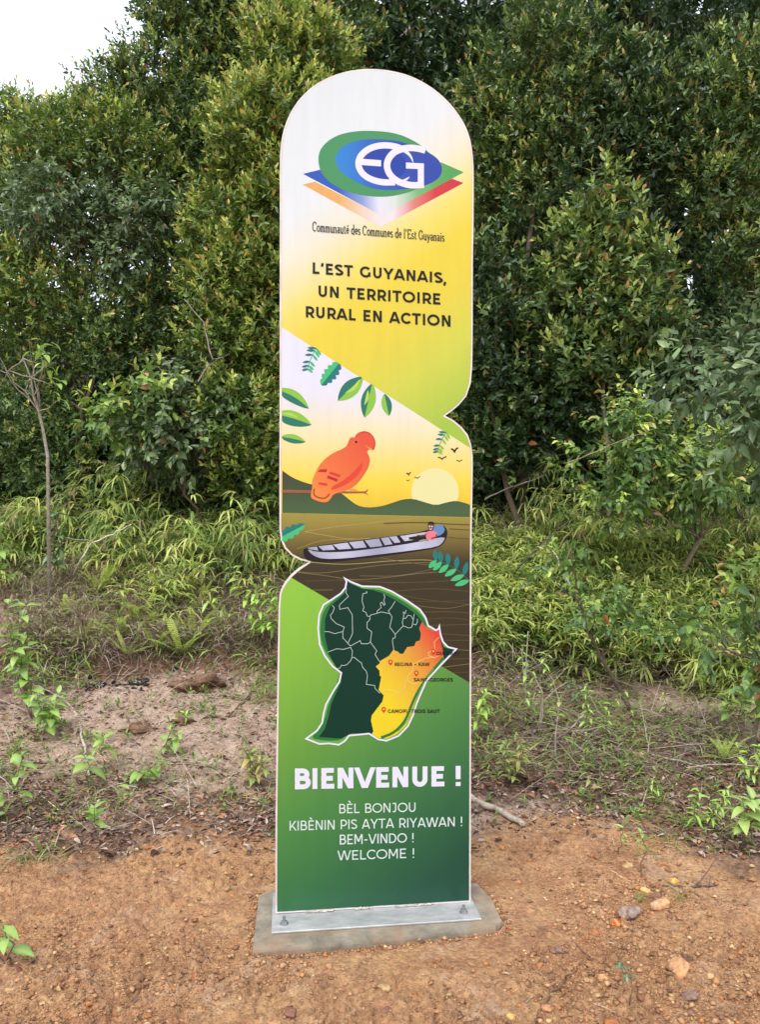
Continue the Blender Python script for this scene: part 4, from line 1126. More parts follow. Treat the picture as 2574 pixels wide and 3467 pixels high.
# tall bright shrub against the sign
tree('tall_shrub', 'tall bright yellow-green shrub with reddish young tips immediately left of the sign', 'shrub',
     bl(6.9, (590, 60, 60), (650, 90, 60), (600, 160, 75), (530, 250, 70), (610, 270, 80), (560, 330, 80), (640, 380, 80), (520, 410, 75), (600, 480, 80), (470, 480, 52), (445, 560, 48), (530, 570, 80), (620, 600, 80), (500, 650, 80), (600, 710, 85), (480, 740, 60), (540, 800, 80), (620, 830, 80), (520, 900, 75), (600, 950, 80), (490, 960, 50), (550, 1020, 70), (610, 1060, 60), (700, 130, 60), (700, 300, 70)), 'bright', foot(600, 6.95), 110, 1.15, .95, trunk_r=.03)
tree('grey_leaved_bush', 'bush with drooping grey-green leaves left of the sign, about level with the printed leaves', 'bush',
     bl(6.6, (370, 850, 42), (420, 830, 50), (470, 860, 48), (400, 890, 50), (450, 920, 52), (380, 940, 45), (340, 900, 35), (490, 900, 40), (330, 960, 40), (420, 970, 45)), 'grey', foot(420, 6.6), 90, 1.35, .8, .5, trunk_r=.025)
tree('small_sapling', 'small sapling with yellow-green drooping leaves, between the bare-stemmed young tree and the grey-leaved bush', 'sapling',
     bl(6.3, (262, 868, 22), (232, 900, 26), (285, 905, 26), (250, 940, 20), (330, 850, 24), (350, 870, 20)), 'droopy', foot(270, 6.5), 170, 1.25, 1.0, .5, trunk_r=.013)

tree('leafy_bush', 'low bush of mid green leaves behind the left fern bank, left half', 'bush',
     bl(8.0, (20, 960, 55), (100, 970, 55), (170, 950, 55), (60, 1020, 50), (150, 1030, 50), (240, 1010, 55), (210, 1060, 40)), 'mid', foot(130, 8.0), 80, 1.15, .5, trunk_r=.02)
tree('leafy_bush', 'low bush of mid green leaves behind the left fern bank, nearer the sign', 'bush',
     bl(7.8, (310, 1030, 50), (380, 1040, 50), (450, 1050, 50), (520, 1070, 50), (340, 1080, 40), (480, 1100, 40), (580, 1110, 40)), 'mid', foot(430, 7.8), 80, 1.15, .4, trunk_r=.02)

# right side
tree('leafy_tree', 'tree behind the right of the sign with pale green shoots rising highest on it', 'tree',
     bl(8.2, (1160, 60, 48), (1210, 40, 48), (1190, 120, 60), (1110, 150, 60), (1070, 210, 70), (1050, 300, 70), (1130, 260, 80), (1110, 380, 80), (1190, 330, 80), (1060, 440, 60), (1160, 460, 80), (1240, 180, 60)), 'mid', foot(1130, 8.2), 75, 1.2, .55, trunk_r=.05)
tree('leafy_tree', 'dark green tree in the upper right centre with a few pale tips on top', 'tree',
     bl(8.0, (1300, 150, 60), (1360, 190, 70), (1420, 170, 60), (1270, 270, 80), (1360, 290, 80), (1450, 280, 75), (1320, 360, 60), (1240, 400, 70), (1410, 370, 70), (1280, 90, 50), (1460, 380, 60)), 'dark', foot(1350, 8.0), 75, 1.25, .6, trunk_r=.05)
tree('leafy_tree', 'green tree on the right edge with a pale leafy top', 'tree',
     bl(7.4, (1575, 120, 45), (1620, 160, 60), (1540, 220, 55), (1630, 270, 75), (1560, 320, 70), (1640, 400, 75), (1560, 430, 65), (1660, 520, 70), (1590, 540, 60), (1640, 640, 60), (1680, 200, 70)), 'mid', foot(1640, 7.4), 75, 1.2, .5, trunk_r=.06)
tree('young_tree', 'upright cone-shaped young tree with reddish shoot tips, right of the sign before the wood', 'tree',
     bl(6.6, (1318, 400, 22), (1305, 440, 30), (1350, 470, 34), (1270, 490, 26), (1310, 520, 46), (1380, 550, 45), (1250, 560, 48), (1320, 600, 62), (1400, 620, 50), (1210, 630, 52), (1280, 670, 62), (1360, 700, 62), (1190, 710, 55), (1300, 760, 60), (1420, 720, 45), (1240, 790, 52), (1370, 800, 50)), 'mid', foot(1325, 6.6), 100, 1.4, .95, trunk_r=.035, bark=(120, 108, 92))
tree('evergreen_bush', 'dense dark green bush immediately right of the sign at the level of its upper notch', 'bush',
     bl(7.0, (1070, 590, 60), (1110, 650, 60), (1070, 720, 60), (1140, 740, 70), (1080, 800, 62), (1150, 850, 72), (1080, 900, 60), (1220, 880, 65), (1150, 950, 62), (1250, 960, 55), (1080, 990, 45), (1290, 850, 45)), 'dark', foot(1140, 7.0), 100, 1.25, .6, trunk_r=.04)
tree('grey_leaved_tree', 'tree with large grey-green hanging leaves on the right edge', 'tree',
     bl(6.0, (1600, 790, 46), (1650, 740, 50), (1550, 840, 42), (1600, 870, 60), (1480, 850, 38), (1660, 840, 60), (1560, 920, 45), (1640, 950, 55), (1500, 720, 30)), 'grey', foot(1640, 6.2), 95, 1.5, .5, .55, trunk_r=.03)
RAW = True
tree('drooping_shrub', 'wide shrub with yellow-green drooping leaves on the right, above the fern bank', 'shrub',
     bl(7.3, (1360, 900, 34), (1330, 950, 42), (1400, 940, 50), (1300, 1010, 44), (1380, 1020, 55), (1460, 990, 50), (1520, 1030, 50), (1440, 1070, 55), (1580, 1000, 45), (1620, 1050, 50), (1350, 1090, 45), (1520, 1100, 45), (1660, 980, 50), (1570, 880, 25)), 'droopy', foot(1440, 7.5), 85, 1.25, .75, .55, trunk_r=.03, bark=(120, 108, 92))
RAW = False
tree('drooping_shrub', 'low yellow-green drooping shrub at the right edge, in front of the fern bank', 'shrub',
     bl(4.7, (1610, 1290, 28), (1650, 1250, 32), (1570, 1360, 26), (1630, 1400, 34), (1520, 1390, 20), (1660, 1330, 34), (1645, 1460, 30), (1480, 1375, 14)), 'droopy', foot(1640, 4.9), 100, 1.15, .7, .55, trunk_r=.018, bark=(120, 108, 92))
tree('drooping_shrub', 'small leaning green shrub growing out of the fern bank, midway to the right edge', 'shrub',
     bl(5.6, (1230, 1200, 16), (1270, 1250, 20), (1320, 1290, 20), (1350, 1340, 22), (1290, 1330, 18), (1400, 1340, 18), (1190, 1235, 16)), 'droopy', foot(1380, 5.8), 130, 1.0, .7, .5, trunk_r=.02)

# ------------------------------------------------------------------ ferns
FERN_C = pal((200, 208, 116), (186, 200, 108), (212, 218, 132), (166, 186, 98), (138, 162, 88))
FERN_D = pal((120, 146, 78), (104, 130, 68), (140, 156, 92), (150, 134, 98))
def fern_mass(name, label, spots, count, L=.26, W=.03, drk=.3):
    P, D = [], []
    xs = []
    for (px, py, rpx, rpy, dep) in spots:
        xs.append((px, py, rpx, rpy, dep))
    w = np.array([s[2] * s[3] for s in xs], float); w /= w.sum()
    pick = rng.choice(len(xs), count, p=w)
    parts = []
    pts = []
    for i in range(count):
        px, py, rx, ry, dep = xs[pick[i]]
        a = rng.uniform(0, 2 * math.pi); r = math.sqrt(rng.random())
        qx, qy = px + rx * r * math.cos(a), py + ry * r * math.sin(a)
        g_ = on_ground_fast(qx, qy)
        pts.append(g_)
    P = np.array(pts)
    P[:, 2] += rng.uniform(.0, .42, count)
    # each frond forks into a hand of narrow leaflets
    k = 5
    A = norm(np.stack([rng.normal(0, .8, count), rng.normal(-.5, .6, count), rng.uniform(.25, 1.1, count)], -1))
    P5 = np.repeat(P, k, 0) + rng.normal(0, .012, (count * k, 3))
    sd = norm(np.cross(A, np.array([0, 0, 1.0])))
    sp = np.tile(np.linspace(-1.1, 1.1, k), count)[:, None]
    D5 = norm(np.repeat(A, k, 0) + np.repeat(sd, k, 0) * sp + rng.normal(0, .12, (count * k, 3)))
    LL = L * rng.uniform(.5, 1.1, count * k); WW = W * rng.uniform(.7, 1.2, count * k)
    base = FERN_C[rng.integers(0, len(FERN_C), count)]
    dk = rng.random(count) < drk
    base[dk] = FERN_D[rng.integers(0, len(FERN_D), dk.sum())]
    C = np.repeat(base, k, 0) * rng.uniform(.85, 1.15, (count * k, 1))
    v, f, c = strip_arrays(P5, D5, LL, WW, C, rng.uniform(.25, .8, count * k), 3)
    o = link(name, np_mesh(name, v, f, M_FERN, c)); tag(o, label, 'ferns', kind='stuff')
    return o
_gc = {}
def on_ground_fast(px, py):
    key = (round(px / 6), round(py / 4))
    if key not in _gc:
        _gc[key] = np.array(on_ground(px, py))
    return _gc[key] + np.array([rng.normal(0, .03), rng.normal(0, .05), 0])

fern_mass('fern_bank', 'dense bank of arching yellow-green ferns right of the sign', [(1120, 1290, 110, 90, 0), (1250, 1250, 130, 110, 0), (1400, 1230, 140, 110, 0), (1560, 1230, 140, 110, 0), (1150, 1190, 120, 60, 0), (1350, 1330, 160, 60, 0), (1560, 1350, 120, 60, 0), (1100, 1360, 90, 50, 0), (1250, 1160, 180, 50, 0), (1300, 1400, 170, 50, 0), (1520, 1420, 150, 50, 0), (1500, 1300, 180, 80, 0), (1640, 1250, 90, 90, 0), (1420, 1440, 230, 50, 0), (1590, 1480, 110, 45, 0), (1080, 1400, 60, 50, 0)], 14500, .22, .021, .24)
fern_mass('fern_bank', 'dense bank of ferns at the foot of the bushes left of the sign', [(700, 1190, 130, 60, 0), (880, 1220, 130, 70, 0), (430, 1160, 130, 50, 0), (300, 1150, 110, 40, 0), (170, 1150, 110, 30, 0), (520, 1170, 90, 50, 0), (60, 1160, 90, 30, 0), (590, 1160, 50, 40, 0), (450, 1200, 120, 30, 0), (80, 1190, 100, 30, 0), (300, 1110, 300, 25, 0)], 6500, .24, .019, .42)

# dead tangle and climbing grass below the bushes
def blade_mass(name, label, cat, rects, count, L, W, cols, lift, droop=(.3, .9), upz=(.2, 1)):
    A = np.array([(r[2] - r[0]) * (r[3] - r[1]) for r in rects], float); A /= A.sum()
    pk = rng.choice(len(rects), count, p=A); pts = []
    for i in pk:
        r = rects[i]; pts.append(on_ground_fast(rng.uniform(r[0], r[2]), rng.uniform(r[1], r[3])))
    P = np.array(pts); P[:, 2] = H(P[:, 0], P[:, 1]) + rng.uniform(lift[0], lift[1], count)
    D = np.stack([rng.normal(0, .8, count), rng.normal(0, .5, count), rng.uniform(*upz, count)], -1)
    C = cols[rng.integers(0, len(cols), count)] * rng.uniform(.75, 1.2, (count, 1))
    v, f, c = strip_arrays(P, D, L * rng.uniform(.4, 1.2, count), W * rng.uniform(.6, 1.3, count), C, rng.uniform(*droop, count), 3)
    o = link(name, np_mesh(name, v, f, M_FERN, c)); tag(o, label, cat, kind='stuff'); return o
DRYC = pal((170, 152, 136), (148, 130, 114), (120, 102, 88), (190, 174, 158), (104, 86, 74))
blade_mass('dead_fern_tangle', 'brown tangle of dead fern stems under the right fern bank', 'dead ferns', [(1040, 1330, 1330, 1480), (1330, 1400, 1660, 1500), (1040, 1250, 1660, 1330)], 4500, .28, .008, DRYC, (0, .18))
blade_mass('dead_fern_tangle', 'brown tangle of dry stems on the slope left of the sign under the ferns', 'dead ferns', [(130, 1180, 600, 1280), (0, 1190, 200, 1420), (200, 1280, 600, 1420)], 8500, .26, .007, DRYC, (0, .12))
blade_mass('dead_fern_tangle', 'thin strip of dry stems along the foot of the trees right of the sign', 'dead ferns', [(1040, 1120, 1660, 1260)], 2500, .35, .01, DRYC, (.0, .5))
SCL = pal((168, 180, 104), (146, 158, 92), (186, 196, 120), (170, 152, 116), (188, 170, 140), (130, 112, 90))
SCR = pal((150, 176, 84), (128, 156, 74), (172, 190, 100), (110, 138, 70), (150, 138, 96))
blade_mass('low_scrub', 'low tangled green scrub over the slope left of the sign', 'scrub', [(0, 1180, 600, 1250), (0, 1250, 230, 1420), (470, 1240, 605, 1420), (200, 1250, 480, 1400)], 4600, .16, .014, SCL, (.0, .16))
blade_mass('low_scrub', 'thin scrub and dead stems under the saplings right of the sign', 'scrub', [(1030, 1350, 1300, 1600), (1300, 1480, 1660, 1640), (1040, 1480, 1400, 1700)], 2600, .12, .011, SCR, (.0, .10))
blade_mass('low_scrub', 'sparse grassy weeds among the litter at the lower right', 'scrub', [(1380, 1600, 1660, 1850), (1200, 1640, 1450, 1780)], 900, .10, .006, SCR, (.0, .02))
blade_mass('low_scrub', 'sparse grassy weeds among the litter at the lower left', 'scrub', [(0, 1560, 260, 1800), (200, 1640, 600, 1760)], 700, .09, .006, SCR, (.0, .02))
blade_mass('dead_fern_tangle', 'fringe of dry roots and stems hanging over the eroded ledge left of the sign', 'dead ferns', [(90, 1395, 600, 1450), (0, 1420, 150, 1500)], 1900, .15, .006, DRYC, (.0, .06), (.3, 1.1), (-.5, .5))
blade_mass('low_scrub', 'ragged clumps of scrub spilling over the ledge left of the sign', 'scrub', [(0, 1380, 200, 1500), (520, 1380, 605, 1540), (330, 1400, 460, 1440)], 900, .17, .014, SCR, (.0, .08))
def fern_wall(label, x0, x1, n, top):
    x = rng.uniform(x0, x1, n); y = rng.uniform(7.5, 9.0, n)
    nz = fbm(x * 1.5, y * 1.5, 44, 3); keep = rng.random(n) < sstep(.36, .56, nz) * .9 + .1
    x, y, nz = x[keep], y[keep], nz[keep]; n = len(x)
    hh = top * (.25 + 2.6 * np.clip(nz - .38, 0, 1) + .5 * (vnoise(x * 6, y * 6, 3) - .5))
    P = np.stack([x, y, H0(x, y) + rng.random(n) * np.clip(hh, .15, 2)], -1); k = 5
    A = norm(np.stack([rng.normal(0, .7, n), rng.normal(-.7, .5, n), rng.uniform(.1, .9, n)], -1))
    sd = norm(np.cross(A, np.array([0, 0, 1.0]))); sp = np.tile(np.linspace(-1, 1, k), n)[:, None]
    D = norm(np.repeat(A, k, 0) + np.repeat(sd, k, 0) * sp + rng.normal(0, .15, (n * k, 3)))
    base = FERN_C[rng.integers(0, len(FERN_C), n)]; dk = rng.random(n) < .45; base[dk] = FERN_D[rng.integers(0, len(FERN_D), dk.sum())]
    v, f, c = strip_arrays(np.repeat(P, k, 0), D, .27 * rng.uniform(.5, 1.1, n * k), .021 * rng.uniform(.7, 1.2, n * k), np.repeat(base, k, 0) * rng.uniform(.85, 1.15, (n * k, 1)), rng.uniform(.4, 1.1, n * k), 3)
    tag(link('climbing_fern', np_mesh('climbing_fern', v, f, M_FERN, c)), label, 'ferns', kind='stuff')
fern_wall('climbing ferns and grass heaped against the trees left of the sign', -4.6, -1.0, 2100, .85)
fern_wall('climbing ferns heaped against the trees, mostly hidden behind the sign', -1.0, 1.5, 900, .8)
fern_wall('climbing ferns heaped against the trees right of the sign', 1.5, 4.9, 2000, 1.1)
# ------------------------------------------------------------------ small plants as individuals
def leaf_mesh(name, L, W, curl, c, seg=6, tip=1.2, c2=None):
    """a single broad leaf: two half blades folded along the midrib, arching down."""
    V, C, F = [], [], []
    c2 = c2 or c
    for i in range(seg + 1):
        t = i / seg
        w = W * .5 * math.sin(math.pi * (t ** .85)) ** .8 if 0 < i < seg else .0008
        z = -curl * L * t * t + .12 * L * t
        for s, dz, cc in ((-1, .32, c), (0, 0, c2), (1, .32, c)):
            V.append((L * t * (1 - .12 * curl * t), s * w, z + dz * w * (1 - .4 * t))); C.append(lin(cc))
    for i in range(seg):
        a = i * 3
        F += [[a, a + 3, a + 4, a + 1], [a + 1, a + 4, a + 5, a + 2]]
    return np_mesh(name, np.array(V), np.array(F), M_LEAF, np.array(C), smooth=True)

def rot_to(d, up=None, roll=0.0):
    d = Vector(d).normalized(); up = Vector(up or (0, 0, 1))
    s = up.cross(d)
    if s.length < 1e-3: s = Vector((1, 0, 0))
    s.normalize(); n = d.cross(s)
    from mathutils import Matrix
    m = Matrix((d, s, n)).transposed()
    return (m @ Matrix.Rotation(roll, 3, 'X')).to_euler()

LEAVES = {
 'broad': [leaf_mesh('leaf', .085, .045, k, c, c2=(171, 197, 109)) for k, c in ((.35, (138, 180, 83)), (.7, (157, 194, 93)), (.5, (119, 164, 79)))],
 'pale': [leaf_mesh('leaf', .10, .046, k, c, c2=(183, 204, 119)) for k, c in ((.3, (154, 183, 90)), (.7, (171, 199, 102)), (.5, (138, 171, 86)))],
 'grey': [leaf_mesh('leaf', .085, .036, k, c, c2=(135, 161, 119)) for k, c in ((.5, (105, 138, 95)), (.9, (119, 147, 105)), (.7, (90, 121, 81)))],
 'lime': [leaf_mesh('leaf', .075, .028, k, c, c2=(194, 223, 114)) for k, c in ((.5, (178, 218, 83)), (.9, (147, 194, 74)), (.8, (119, 166, 76)))],
 'red': [leaf_mesh('leaf', .07, .026, k, c, c2=(183, 183, 112)) for k, c in ((.5, (145, 178, 88)), (.8, (190, 166, 100)), (.6, (116, 154, 79)))],
}
def stem_mesh(pts, r0, r1, color, sides=5):
    v, f, c = tube_arrays(pts, np.linspace(r0, r1, len(pts)), lin(color), sides, .2)
    return np_mesh('stem', v, f, M_BARK, c, smooth=True)

def seedling(base, top, kind, label, n=8, stems=1, group=None, name='seedling', stemc=(120, 100, 84), r=.0035, spread=.12, size=1.0, cat='seedling', lo=.3, straight=.10):
    root = empty(name, base); tag(root, label, cat, group)
    b = Vector(base); 
    for s in range(stems):
        off = Vector((random.uniform(-1, 1) * spread, random.uniform(-1, 1) * spread * .6, -random.uniform(0, .25) * (s > 0) * (Vector(top) - b).length)) if stems > 1 else Vector((0, 0, 0))
        t = Vector(top) + off - b
        P = wobble_path((0, 0, -.02), t, 7, straight)
        link('stem', stem_mesh(P, r, r * .45, stemc), root)
        P = [Vector(p) for p in P]
        for i in range(n):
            k = lo + (1 - lo) * (i // 2 * 2 + 1) / n; k = min(k, 1)
            q = min(int(k * 6), 5); p = P[q].lerp(P[q + 1], k * 6 - q)
            ax = (P[q + 1] - P[q]).normalized()
            ang = (i // 2) * 1.5 + (i % 2) * math.pi + random.uniform(-.35, .35) + s
            rad = Vector((math.cos(ang), math.sin(ang), 0)); rad = (rad - ax * rad.dot(ax)).normalized()
            d = (rad + ax * random.uniform(.15, .6) * (.6 + k)).normalized()
            o = link('leaf', random.choice(LEAVES[kind]), root)
            o.location = p; o.rotation_euler = rot_to(d, (0, 0, 1), random.uniform(-.4, .4))
            sc = size * random.uniform(.7, 1.15) * (1.0 if k < .8 else .8); o.scale = (sc, sc, sc)
    return root
def plant(px, py, tx, ty, *a, **k):
    b = on_ground(px, py); D = b.y; t = at(tx, ty, D - random.uniform(0, .05))
    return seedling(b, t, *a, **k)

GS = 'young plants sprouting on the slope'
plant(232, 1672, 222, 1590, 'pale', 'seedling with a star of broad pale leaves beside the pale sandy patch', 10, group=GS, size=1.15, lo=.5)
plant(190, 1712, 180, 1640, 'pale', 'seedling with three large folded leaves left of the pale sand', 6, group=GS, size=1.2, lo=.4)
plant(250, 1690, 330, 1640, 'broad', 'sprawling low plant on a leaning stem right of the star-leaved seedling', 14, 2, group=GS, spread=.08, size=1.0)
plant(215, 1830, 205, 1752, 'broad', 'upright dark-stemmed seedling at the left edge of the bare soil', 8, group=GS, size=1.15, lo=.55)
plant(245, 1790, 280, 1715, 'pale', 'small sprig with two rounded leaves at the edge of the bare soil', 5, group=GS, size=.9, lo=.6)
plant(60, 1760, 40, 1620, 'broad', 'lanky seedling on a thin dark stem at the left edge, by the curved pale branch', 9, group=GS, size=1.15, lo=.45)
plant(20, 1780, -10, 1730, 'pale', 'big-leaved plant cut by the left edge of the photo, above the large grass tuft', 6, group=GS, size=1.3)
plant(0, 2100, 5, 2010, 'broad', 'leafy sprig poking in at the bottom left corner', 6, group=GS, size=.95, cat='seedling')
plant(70, 1560, 40, 1300, 'broad', 'tall leafy plant at the left edge reaching above the eroded ledge', 22, 3, group=GS, spread=.10, size=1.35, lo=.2)
plant(90, 1600, 110, 1500, 'broad', 'bushy plant beside the tall leafy one at the left edge, under the ledge', 16, 3, group=GS, spread=.12, size=1.2, lo=.25)
plant(120, 1290, 125, 1070, 'grey', 'tall sapling with grey-green hanging leaves on the left, in front of the left fern bank', 24, 2, group=GS, spread=.10, size=1.6, lo=.3, name='sapling', cat='sapling', r=.008)
plant(10, 1330, 20, 1130, 'broad', 'sapling with large round leaves cut by the left edge below the bare-stemmed young tree', 12, 2, group=GS, spread=.10, size=2.0, lo=.35, name='sapling', cat='sapling', r=.007)
plant(462, 1432, 475, 1265, 'lime', 'thin curved sapling between the sword ferns and the sign', 10, 1, group=GS, size=1.3, lo=.5, name='sapling', cat='sapling', straight=.2)
plant(580, 1410, 540, 1230, 'lime', 'bushy sapling with yellow-green leaves left of the sign, close to its lower notch', 24, 4, group=GS, spread=.25, size=1.45, lo=.3, name='sapling', cat='sapling', r=.005)
plant(350, 1640, 395, 1570, 'broad', 'trailing plant on the pale sand half way to the sign', 12, 2, group=GS, spread=.10, size=.8)
plant(420, 1580, 400, 1545, 'lime', 'tiny seedling with a few upright leaves on the pale sand', 6, group=GS, size=.6)
plant(575, 1705, 560, 1620, 'red', 'low leafy plant with some reddish leaves touching the left edge of the sign', 18, 3, group=GS, spread=.12, size=1.1, lo=.25)
plant(560, 1180, 540, 1110, 'broad', 'round-leaved sapling in front of the left fern bank beside the sign', 12, 2, group=GS, spread=.15, size=1.6, name='sapling', cat='sapling')
plant(1180, 1600, 1158, 1370, 'lime', 'slender two-stemmed sapling right of the sign at the level of the printed map', 16, 2, group=GS, spread=.08, size=1.0, lo=.45, name='sapling', cat='sapling', stemc=(168, 156, 142), r=.007)
plant(1215, 1665, 1190, 1420, 'lime', 'slender sapling with a pale stem standing in front of the two-stemmed one', 18, 1, group=GS, size=1.05, lo=.4, name='sapling', cat='sapling', stemc=(168, 156, 142), r=.006)
plant(1110, 1700, 1110, 1600, 'red', 'small bushy plant with bronze young leaves above the fallen log right of the sign', 22, 3, group=GS, spread=.12, size=.95, lo=.2)
plant(1035, 1600, 1050, 1490, 'lime', 'drooping leafy plant touching the right edge of the sign below the map', 16, 3, group=GS, spread=.10, size=1.0, lo=.3)
plant(1300, 1620, 1320, 1470, 'lime', 'thin branching plant in the twiggy ground right of the saplings', 18, 3, group=GS, spread=.16, size=.8, lo=.3)
plant(1290, 1745, 1280, 1680, 'red', 'little plant with four spread bronze leaves in the litter', 5, group=GS, size=1.05, lo=.5)
plant(1395, 1905, 1395, 1805, 'broad', 'single upright seedling with small paired leaves on the bare soil edge at the right', 8, group=GS, size=.6, lo=.4)
plant(1345, 1850, 1355, 1800, 'lime', 'small seedling just left of the upright one on the bare soil edge', 5, group=GS, size=.7, lo=.5)
plant(1625, 1840, 1610, 1730, 'pale', 'plant with large pale hanging leaves near the right edge above the yellow clods', 12, 2, group=GS, spread=.05, size=1.15, lo=.45)
plant(1520, 1800, 1540, 1700, 'lime', 'grassy looking leafy clump left of the pale hanging-leaved plant', 16, 3, group=GS, spread=.14, size=.75, lo=.2)
plant(1600, 1600, 1615, 1500, 'broad', 'plant with broad green leaves in front of the drooping shrub at the right edge', 16, 3, group=GS, spread=.14, size=1.2, lo=.4)
plant(1640, 1700, 1645, 1620, 'lime', 'low green plant cut by the right edge beside the yellow-green fern', 12, 3, group=GS, spread=.12, size=.9)
plant(1100, 1350, 1090, 1280, 'grey', 'dark-leaved plant in front of the fern bank close to the sign', 14, 3, group=GS, spread=.2, size=1.2)
plant(1450, 1560, 1440, 1500, 'lime', 'small leafy sprig on the dirt under the drooping shrub', 8, 1, group=GS, size=.8)
plant(1370, 2180, 1340, 2075, 'grey', 'withered uprooted weed lying on the bare soil at the lower right', 9, 1, group=GS, size=.35, lo=.5, name='weed', cat='weed', r=.0022)
plant(1250, 1530, 1240, 1480, 'grey', 'small dark plant among dry twigs right of the slender saplings', 12, 2, group=GS, spread=.1, size=.8)
plant(1420, 1750, 1430, 1690, 'lime', 'thin weed with narrow leaves in the middle of the right litter', 8, 2, group=GS, spread=.05, size=.55)

# dead-looking young tree at the far left with a leaning bare trunk
b = on_ground(108, 1060 + 0); b = Vector((at(108, 1050, 7.0).x, 7.0, 0)); b.z = Hs(b.x, b.y)
root = empty('bare_young_tree', b); tag(root, 'young tree with a leaning pale bare trunk and sparse leaves at the left edge', 'tree')
tr = [at(108, 1052, 7.0), at(103, 990, 7.0), at(93, 935, 6.98), at(84, 895, 6.95), at(72, 862, 6.9), at(66, 820, 6.85), at(50, 780, 6.8)]
tr[0].z = b.z - .05
v, f, c = tube_arrays([p - b for p in tr], np.linspace(.019, .004, 7), lin((150, 142, 128)), 7, .35)
link('trunk', np_mesh('trunk', v, f, M_BARK, c, smooth=True), root)
for i in range(16):
    s = tr[random.randint(3, 6)]; e = at(random.uniform(-40, 130), random.uniform(740, 870), 6.85)
    v, f, c = tube_arrays([Vector(p) - b for p in wobble_path(s, e, 6, .09)], np.linspace(.008, .002, 6), lin((140, 130, 118)), 5, .2)
    link('branch', np_mesh('branch', v, f, M_BARK, c), root)
    if i < 9:
        for k in range(4):
            o = link('leaf', random.choice(LEAVES['lime' if i % 2 else 'broad']), root)
            o.location = e - b + Vector([random.gauss(0, .05) for _ in range(3)])
            o.rotation_euler = rot_to((random.gauss(0, 1), random.gauss(-.3, .7), random.uniform(-.5, .3))); sc = random.uniform(.9, 1.6); o.scale = (sc,) * 3

# sword ferns on the left slope, and a few on the right
def frond_mesh(L, c, droop):
    V, F, C = [], [], []
    seg = 11
    pts = [(L * t, 0, .5 * L * t - droop * L * t * t) for t in [i / seg for i in range(seg + 1)]]
    for i in range(seg + 1):
        w = .0016
        V += [(pts[i][0], -w, pts[i][2]), (pts[i][0], w, pts[i][2])]; C += [lin((150, 140, 80))] * 2
        if i: a = 2 * i - 2; F.append([a, a + 1, a + 3, a + 2])
    for i in range(1, seg * 2):
        t = i / (seg * 2); k = t * seg; j = int(k)
        p = np.array(pts[j]) + (np.array(pts[min(j + 1, seg)]) - np.array(pts[j])) * (k - j)
        w = L * .095 * math.sin(math.pi * min(t * .85 + .12, 1)) ** .7
        for s in (-1, 1):
            b0 = len(V); fw = .006 * L / .3 + .002
            V += [tuple(p + [-fw * .5, 0, 0]), tuple(p + [fw * .8, 0, 0]), tuple(p + [fw * 1.1 + w * .3, s * w, -.15 * w]), tuple(p + [w * .25, s * w * .85, -.1 * w])]
            C += [lin(c)] * 4
            F.append([b0, b0 + 1, b0 + 2, b0 + 3] if s > 0 else [b0, b0 + 3, b0 + 2, b0 + 1])
    return np_mesh('frond', np.array(V), np.array(F), M_FERN, np.array(C))
FRONDS = [frond_mesh(.34, c, d) for c, d in (((190, 208, 96), .25), ((176, 200, 90), .5), ((156, 184, 80), .38), ((204, 216, 112), .15))]
def fern(px, py, n, size, label, group='sword ferns on the slope'):
    b = on_ground(px, py); root = empty('fern', b); tag(root, label, 'fern', group)
    n = int(n * 1.5)
    for i in range(n):
        a = 2 * math.pi * i / n + random.uniform(-.3, .3)
        o = link('frond', random.choice(FRONDS), root)
        o.rotation_euler = (random.uniform(-.3, .3), -random.uniform(.05, .85), a)
        s = size * random.uniform(.7, 1.15); o.scale = (s, s, s)
for q in ((395, 1420, 9, .95, 'star-shaped fern standing alone at the edge of the eroded ledge'), (275, 1440 - 20, 7, .75, 'fern on the ledge right below the dense fern group'),
          (262, 1380, 10, .95, 'fern left of the star-shaped one, half hidden by its fronds'), (300, 1350, 10, 1.0, 'fern in the middle of the left slope'),
          (215, 1300, 10, 1.0, 'leftmost fern of the slope, beside the grey-leaved sapling'), (250, 1270, 9, .9, 'higher fern on the left, above the leftmost one'),
          (360, 1300, 11, 1.0, 'fern at the top centre of the left slope group'), (420, 1390, 9, 1.0, 'upright fern right of the star-shaped one'),
          (430, 1320, 10, 1.0, 'fern behind the upright one'), (395, 1240, 11, 1.0, 'fern near the upper tree line of the left slope'),
          (415, 1200, 10, .9, 'topmost fern of the left slope, under the fern bank'), (335, 1400, 7, .7, 'small fern left of the star-shaped one, low on the ledge'),
          (490, 1350, 8, .8, 'fern nearest the thin curved sapling'), (180, 1390, 7, .7, 'small fern close to the tall leafy plant on the left'),
          (150, 1340, 8, .8, 'fern behind the tall leafy plant on the left'), (330, 1240, 8, .8, 'small fern among brown stems on the upper left slope'),
          (1405 + 170, 1655, 11, .55, 'small upright yellow-green fern alone in the litter near the right edge')):
    fern(*q)

fern_mass('fern_patch', 'loose patch of yellow-green ferns in the middle of the left slope', [(300, 1320, 90, 60, 0), (400, 1300, 80, 80, 0), (250, 1260, 60, 40, 0), (420, 1210, 50, 30, 0)], 150, .22, .02, .15)
